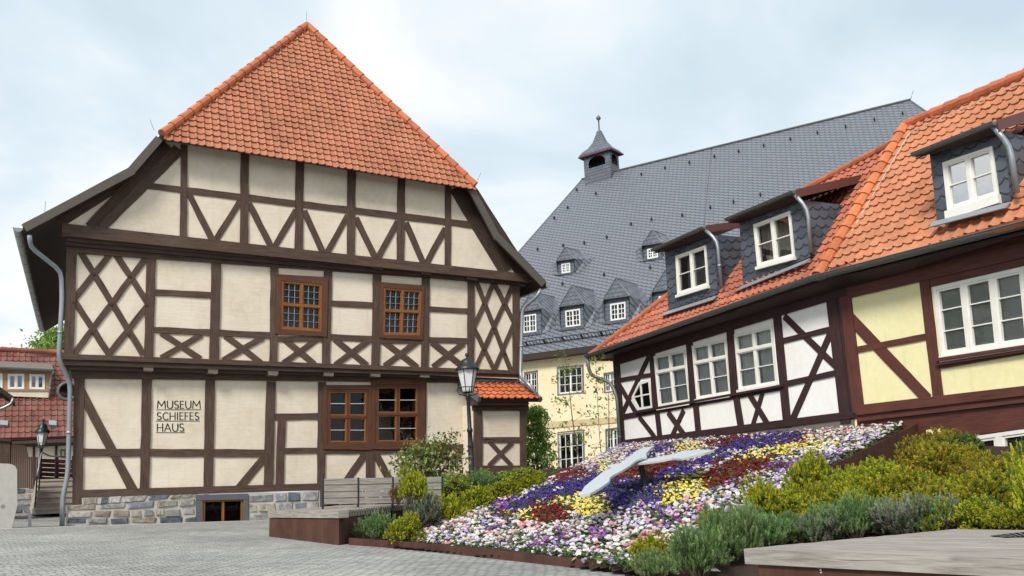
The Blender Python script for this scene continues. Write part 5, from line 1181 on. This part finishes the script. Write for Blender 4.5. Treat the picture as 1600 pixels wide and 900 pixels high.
for k, cs in PCOL.items():
    if k in ('white', 'pink'): TPL[k] = [daisy_arr(c, (.75, .60, .12) if k == 'white' else (.7, .3, .2)) for c in cs]
    else: TPL[k] = [pansy_arr(c, {'yellow': (.35, .16, .02), 'darkred': (.03, .004, .006), 'indigo': (.5, .38, .5)}.get(k, (.75, .6, .2))) for c in cs]
seeds = []                                      # clumps: each plant carries several flowers of one colour
xs_ = [p[0] for p in BEDXY]; ys_ = [p[1] for p in BEDXY]
yy = min(ys_); step = .13
edge_in = lambda x, y: inpoly(BEDXY, x, y) and not right_of_edge(x + .06, y)
while yy < max(ys_):
    xx = min(xs_)
    while xx < max(xs_):
        x, y = xx + random.uniform(-.06, .06), yy + random.uniform(-.06, .06)
        if edge_in(x, y):
            px, py = proj(Vector((x, y, bz(x, y)))); px += random.gauss(0, 7); py += random.gauss(0, 3.5); kind = None
            for nm, P in ZONES:
                if inpoly(P, px, py): kind = nm; break
            if kind is None:
                r = random.random(); top_ = py < 700 - (px - 960) * .09
                h = math.sin(x * 2.1 + 1.3) * math.cos(y * 1.7 + x) + random.gauss(0, .5)
                if h > .98: kind = 'purple' if random.random() < .7 else 'lilac'
                elif h > .1: kind = 'lilac' if random.random() < .7 else 'white'
                elif h > -.75: kind = 'white' if random.random() < .88 else 'pink'
                else: kind = 'pink' if random.random() < .55 else 'white'
                if top_ and random.random() < .3: kind = random.choice(['purple', 'lilac', 'pink'])
            if py > 800 and kind in ('lilac', 'purple') and random.random() < .42: kind = random.choice(['white', 'white', 'lilac', 'pink'])
            elif random.random() < .02: kind = random.choice(['white', 'lilac', 'pink'])
            seeds.append((x, y, kind))
        xx += step
    yy += step
print('plants', len(seeds))
acc = {}; indiv = {'daisy': [], 'pansy': []}
order = sorted(seeds, key=lambda s: s[0] ** 2 + s[1] ** 2); nfl = 0
leafV = []; leafF = []; leafC = []
for x, y, kind in order:
    near = math.hypot(x, y); nf = random.choice((4, 5, 6) if kind in ('white', 'pink') else (5, 6, 7) if kind in ('indigo', 'darkred') else (3, 4, 5, 6)); R0 = .10
    if random.random() < .09: nf = 0
    for _ in range(nf):
        a, r = random.uniform(0, 6.28), R0 * math.sqrt(random.random()); fx, fy = x + r * math.cos(a), y + r * math.sin(a); hgt = random.uniform(.05, .13) * (1.0 if kind not in ('white', 'pink') else .95)
        if not edge_in(fx, fy): continue
        ti = random.randrange(3); V, F, K = TPL[kind][ti]; da = kind in ('white', 'pink')
        s = random.uniform(.025, .038) if da else random.uniform(.022, .031)
        nrm = np.array([random.gauss(-.05, .35), random.gauss(-.35 if not da else -.15, .35), 1.0 if da else .8]); spin = random.uniform(0, 6.28); M3 = rotm(nrm, spin); P0 = np.array([fx, fy, surf(fx, fy) + hgt])
        if len(indiv['daisy' if da else 'pansy']) < (290 if da else 290): indiv['daisy' if da else 'pansy'].append((kind, ti, P0, M3, s)); continue
        W_ = (V * s) @ M3.T + P0; a_ = acc.setdefault(kind, [[], [], [], 0]); a_[0].append(W_); a_[1].append(F + a_[3]); k_ = K * random.uniform(.85, 1.1); a_[2].append(np.minimum(k_, .85)); a_[3] += len(V); nfl += 1
    for _ in range(14 if near < 16 else 9):
        a, r = random.uniform(0, 6.28), .09 * math.sqrt(random.random()); p = np.array([x + r * math.cos(a), y + r * math.sin(a), 0]); p[2] = surf(p[0], p[1]) + random.uniform(.01, .09)
        M3 = rotm(np.array([random.gauss(0, .6), random.gauss(-.2, .6), .8]), random.uniform(0, 6.28)); l = random.uniform(.024, .050)
        q = np.array([(-l, 0, 0), (0, -l * .38, .1 * l), (l, 0, -.15 * l), (0, l * .38, .1 * l)]) @ M3.T + p; b = len(leafV) * 4; leafV.append(q); leafF.append((b, b + 1, b + 2, b + 3))
        g_ = random.uniform(.7, 1.3); leafC.append((.085 * g_, .165 * g_, .035 * g_))
print('flowers', nfl, {k: len(v) for k, v in indiv.items()})
NAMES = {'indigo': ('indigo_pansies', 'dense carpet of deep indigo pansies circling the clock hands'), 'darkred': ('dark_red_pansies', 'velvety dark red pansies in patches around the clock'), 'yellow': ('yellow_pansies', 'pale and bright yellow pansies in patches round the indigo ring'),
         'purple': ('purple_pansies', 'bright purple pansies scattered among the white flowers'), 'lilac': ('lilac_pansies', 'pale lilac and white pansies scattered through the bed'), 'white': ('white_daisies', 'small white double daisies filling the flower bed'), 'pink': ('pink_daisies', 'pink double daisies dotted among the white ones')}
for k, a_ in acc.items():
    o = link(NAMES[k][0], npmesh(NAMES[k][0], np.concatenate(a_[0]), np.concatenate(a_[1]), np.concatenate(a_[2]), MT['petal'])); tag(o, NAMES[k][1], 'flowers', None, 'stuff')
o = link('flower_leaves', npmesh('flower_leaves', np.concatenate(leafV), np.array(leafF), np.array(leafC), MT['leaf'])); tag(o, 'green leaves of the bedding plants covering the soil', 'leaves', None, 'stuff')
tm = {(k, i): npmesh(k, *TPL[k][i], MT['petal']) for k in TPL for i in range(3)}
FL = {'white': 'white double daisy at the front of the flower bed', 'pink': 'pink double daisy at the front of the flower bed', 'purple': 'bright purple pansy at the front of the flower bed', 'lilac': 'pale lilac pansy at the front of the flower bed', 'yellow': 'yellow pansy at the front of the flower bed', 'darkred': 'dark red pansy at the front of the flower bed', 'indigo': 'indigo pansy at the front of the flower bed'}
for nm in indiv:
    for kind, ti, P0, M3, s in indiv[nm]:
        o = link(nm, tm[(kind, ti)]); M4 = Matrix([list(map(float, r)) for r in M3]).to_4x4(); o.matrix_world = Matrix.Translation(Vector(P0)) @ M4 @ Matrix.Scale(s, 4)
        tag(o, FL[kind], nm, {'white': 'white daisies', 'pink': 'pink daisies', 'purple': 'purple pansies', 'lilac': 'lilac pansies', 'yellow': 'yellow pansies', 'darkred': 'dark red pansies', 'indigo': 'indigo pansies'}[kind] + ' along the front of the bed')
# ================================================================== SHRUBS AND TREES
def spray_mesh(name, n_tw, kind, cols, seed):
    """a bush of radius about 1: twigs spread over lumpy lobes, each twig a spray of small leaves"""
    r = np.random.default_rng(seed); V = []; F = []; C_ = []
    lobes = [(r.normal(0, .38, 3) * (1, 1, .55) + (0, 0, .45), r.uniform(.38, .62)) for _ in range(9)] + [(np.array((0, 0, .4)), .62)]
    for i in range(n_tw):
        c, R0 = lobes[r.integers(len(lobes))]; d = r.normal(0, 1, 3); d[2] = abs(d[2]) * .9 - .25; d /= np.linalg.norm(d)
        p = c + d * R0 * (1 - abs(r.normal(0, .22))) * (1.0 + .0 * i)
        if p[2] < 0: p[2] = abs(p[2]) * .4
        up = {'juniper': .55, 'needle': 1.3, 'leafy': .25}[kind]; ax = d + np.array((0, 0, up)) + r.normal(0, .28, 3); ax /= np.linalg.norm(ax)
        L_ = {'juniper': .17, 'needle': .22, 'leafy': .22}[kind] * r.uniform(.7, 1.3)
        nl = {'juniper': 15, 'needle': 14, 'leafy': 7}[kind]; tone = r.uniform(.65, 1.25); base = np.array(cols[r.integers(len(cols))])
        s1 = np.cross(ax, r.normal(0, 1, 3)); s1 /= np.linalg.norm(s1); s2 = np.cross(ax, s1)
        for k in range(nl):
            t = (k + .5) / nl; q = p + ax * L_ * t; a = k * 2.4 + r.uniform(0, 1); sd = s1 * math.cos(a) + s2 * math.sin(a)
            if kind == 'juniper': dr = sd * .75 + ax * .8; ll, ww = .085 * (1.15 - t * .55), .022
            elif kind == 'needle': dr = sd * .55 + ax * 1.0; ll, ww = .125 * (1.1 - t * .4), .013
            else: dr = sd * .9 + ax * .35 + r.normal(0, .3, 3); ll, ww = .135 * r.uniform(.7, 1.2), .055
            dr = dr / np.linalg.norm(dr); wv_ = np.cross(dr, r.normal(0, 1, 3)); wv_ /= np.linalg.norm(wv_); b = len(V)
            V += [q, q + dr * ll * .5 + wv_ * ww, q + dr * ll, q + dr * ll * .5 - wv_ * ww]; F.append((b, b + 1, b + 2, b + 3)); g = tone * r.uniform(.8, 1.2) * (.85 + .3 * t); C_.append(np.clip(base * g, 0, .6))
    V = np.array(V); V[:, :2] /= np.percentile(np.hypot(V[:, 0], V[:, 1]), 96); V[:, 2] /= np.percentile(V[:, 2], 97.5)
    return npmesh(name, V, np.array(F), np.array(C_), MT['leaf'])
def stem_mesh(seed, twig=True):
    r = random.Random(seed); mb = MB()
    for i in range(26):
        a = r.uniform(0, 6.28); t = r.uniform(.2, .75); e_ = Vector((math.cos(a) * t, math.sin(a) * t, r.uniform(.25, .75))); m_ = e_ * .5 + Vector((r.gauss(0, .06), r.gauss(0, .06), .05)); mb.tube([(e_.x * .1, e_.y * .1, -.1), m_, e_], [.028, .018, .006], 5)
    o = mb.build('stems', MT['bark']); me = o.data; bpy.data.objects.remove(o); return me
JC = [(.42, .41, .025), (.30, .34, .03), (.49, .45, .035), (.16, .22, .024)]
JO = [(.38, .31, .03), (.34, .33, .03), (.19, .22, .024), (.36, .24, .03)]
NC = [(.17, .28, .10), (.11, .20, .06), (.24, .33, .14)]; NG = [(.28, .32, .23), (.18, .25, .13), (.33, .31, .25)]
LC = [(.10, .17, .035), (.15, .21, .05), (.07, .12, .03)]; LB = [(.17, .30, .05), (.22, .36, .07), (.11, .22, .04)]; LY = [(.24, .30, .04), (.17, .24, .04), (.30, .33, .06)]
FM = {}
def fol(key):
    kind, cols, n = {'J': ('juniper', JC, 900), 'O': ('juniper', JO, 900), 'N': ('needle', NC, 950), 'G': ('needle', NG, 850), 'L': ('leafy', LC, 780), 'Y': ('leafy', LY, 620), 'R': ('needle', [(.20, .12, .05), (.24, .17, .07), (.14, .09, .04)], 420)}[key]
    l = FM.setdefault(key, [])
    if len(l) < 3: l.append(spray_mesh('foliage', n, kind, cols, 11 + len(l) * 7 + ord(key)))
    return random.choice(l)
SM = [stem_mesh(5), stem_mesh(6)]
def shrub(key, px, py, w, h, label, name, cat='shrub', group=None, Y=None, dpth=1.0, sink=.0):
    """w, h: width and height in photo pixels; px, py: middle of its foot"""
    if Y is None:
        # march along the ray to the planted surface
        d = ray(px, py); t = 5.0
        while t < 40:
            P = d * t
            if P.z <= surf(P.x, P.y): break
            t += .03
        P = d * t
    else: P = at(px, py, Y)
    m = P.y / FPX
    e_ = thing(name, label, cat, group); e_.location = P - Z * sink; rz_ = random.uniform(0, 6.28)
    sx_, sz_ = w * m / 2, h * m
    for nm, me in (('foliage', fol(key)), ('stems', random.choice(SM))):
        o = link(nm, me, e_); o.rotation_euler = (0, 0, rz_); o.scale = (sx_, sx_ * dpth, sz_)
    return e_
# right bank
RBK = [
 ('N', 1014, 908, 78, 40, 'low green broom at the very front tip of the flower bed'), ('J', 1022, 884, 74, 42, 'yellow-green juniper at the front tip of the flower bed'), ('N', 1095, 905, 92, 72, 'grey-green broom bush between flower bed and deck corner'),
 ('J', 1108, 832, 34, 30, 'small yellow juniper poking out above the grey-green broom'), ('N', 1132, 884, 100, 76, 'bushy green broom at the left corner of the deck'), ('N', 1160, 866, 104, 66, 'wide grey-green broom bush behind the deck corner'),
 ('J', 1190, 812, 66, 56, 'yellow juniper overhanging the lower flowers beside steel edge'), ('N', 1215, 853, 84, 46, 'dull green broom with bare stems behind the deck edge'),
 ('J', 1240, 818, 80, 44, 'low bright juniper under the middle of the steel edge'), ('J', 1268, 780, 80, 62, 'dark-hearted yellow juniper against the rusty steel edge'),
 ('J', 1332, 768, 38, 36, 'lone small juniper just right of the steel edge'), ('G', 1288, 847, 80, 46, 'grey dry-tipped broom left of the tallest broom'),
 ('N', 1340, 842, 104, 58, 'largest green broom behind the middle of the deck'), ('G', 1405, 836, 98, 52, 'grey twiggy broom with woody stems behind the deck'),
 ('J', 1388, 776, 78, 50, 'yellow juniper between the steel edge and the mass'), ('J', 1342, 806, 70, 40, 'bright low juniper above the green broom'),
 ('J', 1412, 802, 92, 60, 'bright yellow juniper low on the bank'), ('O', 1428, 742, 66, 46, 'olive juniper near the top of the steel edge'),
 ('O', 1478, 758, 100, 62, 'bronze-tinted juniper in the middle of the bank'), ('O', 1474, 722, 76, 46, 'orange-tipped juniper below the yellow wall corner'),
 ('L', 1508, 728, 62, 42, 'dark leafy bush below the low yellow house window'), ('J', 1480, 812, 98, 54, 'glowing yellow juniper just above the grey broom'),
 ('N', 1252, 849, 64, 42, 'short green broom filling the gap beside the grey dry-tipped one'), ('N', 1452, 832, 70, 48, 'dull green broom left of the silvery one'), ('G', 1482, 829, 56, 48, 'silvery dead-looking broom near the right of the deck'), ('J', 1548, 804, 110, 66, 'broad yellow juniper low on the right bank'),
 ('O', 1560, 768, 104, 44, 'olive juniper on the bank under the low window'), ('N', 1540, 823, 74, 36, 'dark green broom at the back of the deck'), ('J', 1622, 826, 78, 108, 'tall dense juniper cut off by the right picture edge')]
for k, px, py, w, h, lb in RBK:
    shrub(k, px, py, w * 1.08, h, lb, {'J': 'juniper_shrub', 'O': 'juniper_shrub', 'N': 'broom_shrub', 'G': 'broom_shrub', 'L': 'leafy_shrub'}[k], 'shrub', 'shrubs on the bank behind the deck')
MASS = [(1225, 800), (1310, 772), (1350, 752), (1400, 718), (1445, 702), (1500, 700), (1550, 730), (1612, 752), (1612, 832), (1450, 822), (1300, 826), (1232, 826)]
yy = 705
while yy < 832:
    xx = 1225 + (yy % 2) * 18
    while xx < 1612:
        x, y = xx + random.uniform(-10, 10), yy + random.uniform(-5, 5)
        if inpoly(MASS, x, y):
            k = 'O' if y < 752 and random.random() < .6 else 'J'
            shrub(k, x, y + 10, random.uniform(58, 80), random.uniform(32, 44), {'J': 'yellow-green juniper in the dense mass on the bank behind the deck', 'O': 'bronze juniper in the dense mass high on the bank'}[k], 'juniper_shrub', 'shrub', {'J': 'yellow junipers massed on the bank', 'O': 'bronze junipers massed on the bank'}[k])
        xx += 42
    yy += 23
LBK = [
 ('N', 598, 846, 74, 38, 'grey-green broom against the right side of the plinth bench'), ('J', 634, 852, 60, 42, 'yellow juniper at the front left corner of the flowers'), ('G', 668, 828, 60, 50, 'silvery grey broom between two yellow junipers'),
 ('N', 690, 792, 70, 40, 'green broom behind the seat slats'), ('J', 700, 818, 76, 40, 'first juniper of the yellow hedge row, nearest the paving'), ('J', 745, 798, 66, 32, 'second juniper of the yellow hedge row'), ('N', 745, 775, 76, 34, 'flat green broom behind the yellow hedge'),
 ('J', 790, 782, 64, 28, 'third juniper of the yellow hedge row'), ('J', 832, 764, 58, 24, 'last juniper of the yellow hedge row, near the bay'), ('J', 646, 787, 46, 48, 'upright yellow conifer in front of the bench backrest'),
 ('R', 622, 788, 26, 28, 'small rusty brown tuft beside the yellow conifer'), ('Y', 705, 782, 60, 34, 'yellow-green leafy bush right of the conifer'), ('Y', 752, 766, 54, 26, 'low leafy bush at the lamp foot'), ('Y', 806, 762, 70, 26, 'low leafy bush under the museum bay')]
LY_ = {646: 15.3, 622: 15.5, 705: 17.2}
for k, px, py, w, h, lb in LBK:
    shrub(k, px, py, w * 1.08, h, lb, {'J': 'juniper_shrub', 'N': 'broom_shrub', 'G': 'broom_shrub', 'Y': 'leafy_shrub', 'R': 'grass_tuft'}[k], 'shrub', 'shrubs on the slope before the museum', Y=LY_.get(px))
#BIGBUSH

def tree(name, label, base, H, spread, n_leaf, leaf, cols, seed, trunk_r, lean=Vector((0, 0, 0)), crown0=.25, shape=None, cat='tree', limbs=14, sub=3, yflat=1.0):
    r = random.Random(seed); g = np.random.default_rng(seed); t = thing(name, label, cat); mb = MB(); tips = []
    P = lambda h: base + Z * h + lean * (h / H) + Vector((math.sin(h * 2.1 + seed) * trunk_r * .8, 0, 0))
    mb.tube([P(H * i / 8) for i in range(9)], [trunk_r * (1 - .85 * i / 8) for i in range(9)], 7)
    for i in range(limbs):
        f = crown0 * .8 + (1 - crown0 * .8) * (i + r.random()) / limbs; p = P(H * f * .92); a = i * 2.4 + r.uniform(-.4, .4); w = spread * (shape(f) if shape else math.sin(math.pi * min(1, max(.08, f)) ** .8)) * r.uniform(.7, 1.1)
        e_ = p + Vector((math.cos(a) * w, math.sin(a) * w * yflat, w * r.uniform(.25, .7))); m_ = (p + e_) / 2 + Z * w * .12; rr = trunk_r * .42 * (1.1 - f); mb.tube([p, m_, e_], [rr, rr * .6, rr * .2], 5); tips += [m_, e_]
        for _ in range(sub):
            d = Vector((r.gauss(0, 1), r.gauss(0, 1) * yflat, r.gauss(.3, .7))).normalized() * w * r.uniform(.25, .55); s = m_.lerp(e_, r.uniform(.1, .9)); mb.tube([s, s + d * .6 + Z * .03, s + d], [rr * .35, rr * .2, rr * .08], 4); tips.append(s + d)
    mb.build('trunk', MT['bark'], t)
    V = []; F = []; C_ = []; sg = spread * .16
    for i in range(n_leaf):
        c = tips[r.randrange(len(tips))]; p = np.array(c) + g.normal(0, sg, 3) * (1, yflat, .8); M3 = rotm(g.normal(0, 1, 3) + (0, 0, .5), r.uniform(0, 6.28)); l = leaf * r.uniform(.6, 1.3)
        V.append(np.array([(-l, 0, 0), (0, -l * .5, .1 * l), (l, 0, -.1 * l), (0, l * .5, .1 * l)]) @ M3.T + p); F.append((4 * i, 4 * i + 1, 4 * i + 2, 4 * i + 3)); C_.append(np.clip(np.array(cols[r.randrange(len(cols))]) * r.uniform(.7, 1.3), 0, .6))
    link('crown', npmesh('crown', np.concatenate(V), np.array(F), np.array(C_), MT['leaf']), t); return t
b = at(842, 752, 26.5); tree('columnar_tree', 'bright green narrow bushy tree right of the museum bay', b, at(838, 636, 26.5).z - b.z, .50, 4200, .05, [(.26, .42, .07), (.32, .46, .10), (.18, .32, .05)], 3, .05, crown0=.02, shape=lambda f: (1.25 - .75 * f), limbs=34, sub=4)
b = at(908, 745, 25.5); tree('thin_bare_tree', 'thin bare-branched tree with sparse young leaves before the ochre wall', b, at(893, 552, 25.5).z - b.z, .72, 420, .05, [(.34, .46, .10), (.28, .42, .07), (.20, .32, .06)], 8, .024, Vector((-.3, 0, 0)), crown0=.12, shape=lambda f: 1.0 - .35 * f, limbs=13, sub=3)
b = at(950, 722, 25.2); tree('thin_bare_tree', 'leaning thin tree with few leaves beside the white house corner', b, at(948, 600, 25.2).z - b.z, .50, 170, .045, LB, 12, .022, Vector((.15, 0, 0)), crown0=.15, shape=lambda f: 1 - .3 * f, limbs=14, sub=4)
b = at(930, 560, 23.2) ; b = Vector((b.x, b.y, at(930, 725, 23.2).z)); tree('slender_climber', 'slender young plant with a leafy tip reaching the white house gutter', b, at(930, 545, 23.2).z - b.z, .30, 150, .045, LY, 21, .012, crown0=.75, shape=lambda f: .9 if f > .7 else .2, limbs=9, sub=3)
b = at(80, 690, 58); tree('background_tree', 'light green tree crown rising behind the distant red roof', b, at(78, 508, 58).z - b.z, 2.3, 5200, .13, [(.22, .34, .07), (.28, .38, .10), (.16, .26, .05)], 5, .22, crown0=.5)

b = at(668, 790, 18.6); tree('leafy_shrub', 'large loose green bush with reddish tips against the museum wall', b, at(668, 704, 18.6).z - b.z, .72, 2600, .05, [(.17, .26, .06), (.22, .29, .08), (.11, .19, .045), (.30, .20, .10)], 31, .03, crown0=.1, shape=lambda f: 1.05 - .45 * f, limbs=30, sub=5, yflat=.5, cat='shrub')

# ------------------------------------------------------------------ put every Empty at the base of its thing
bpy.context.view_layer.update()
def leaves(o):
    for c in o.children: yield c; yield from leaves(c)
for o in list(COL.objects):
    if o.type == 'EMPTY' and o.parent is None and o.location.length < 1e-6:
        lo = Vector((1e9,) * 3); hi = Vector((-1e9,) * 3)
        for c in leaves(o):
            if c.type != 'MESH': continue
            for k in c.bound_box:
                w = c.matrix_world @ Vector(k); lo = Vector(map(min, lo, w)); hi = Vector(map(max, hi, w))
        b = Vector(((lo.x + hi.x) / 2, (lo.y + hi.y) / 2, lo.z)); o.location = b
        for c in o.children: c.matrix_parent_inverse = Matrix.Translation(-b)
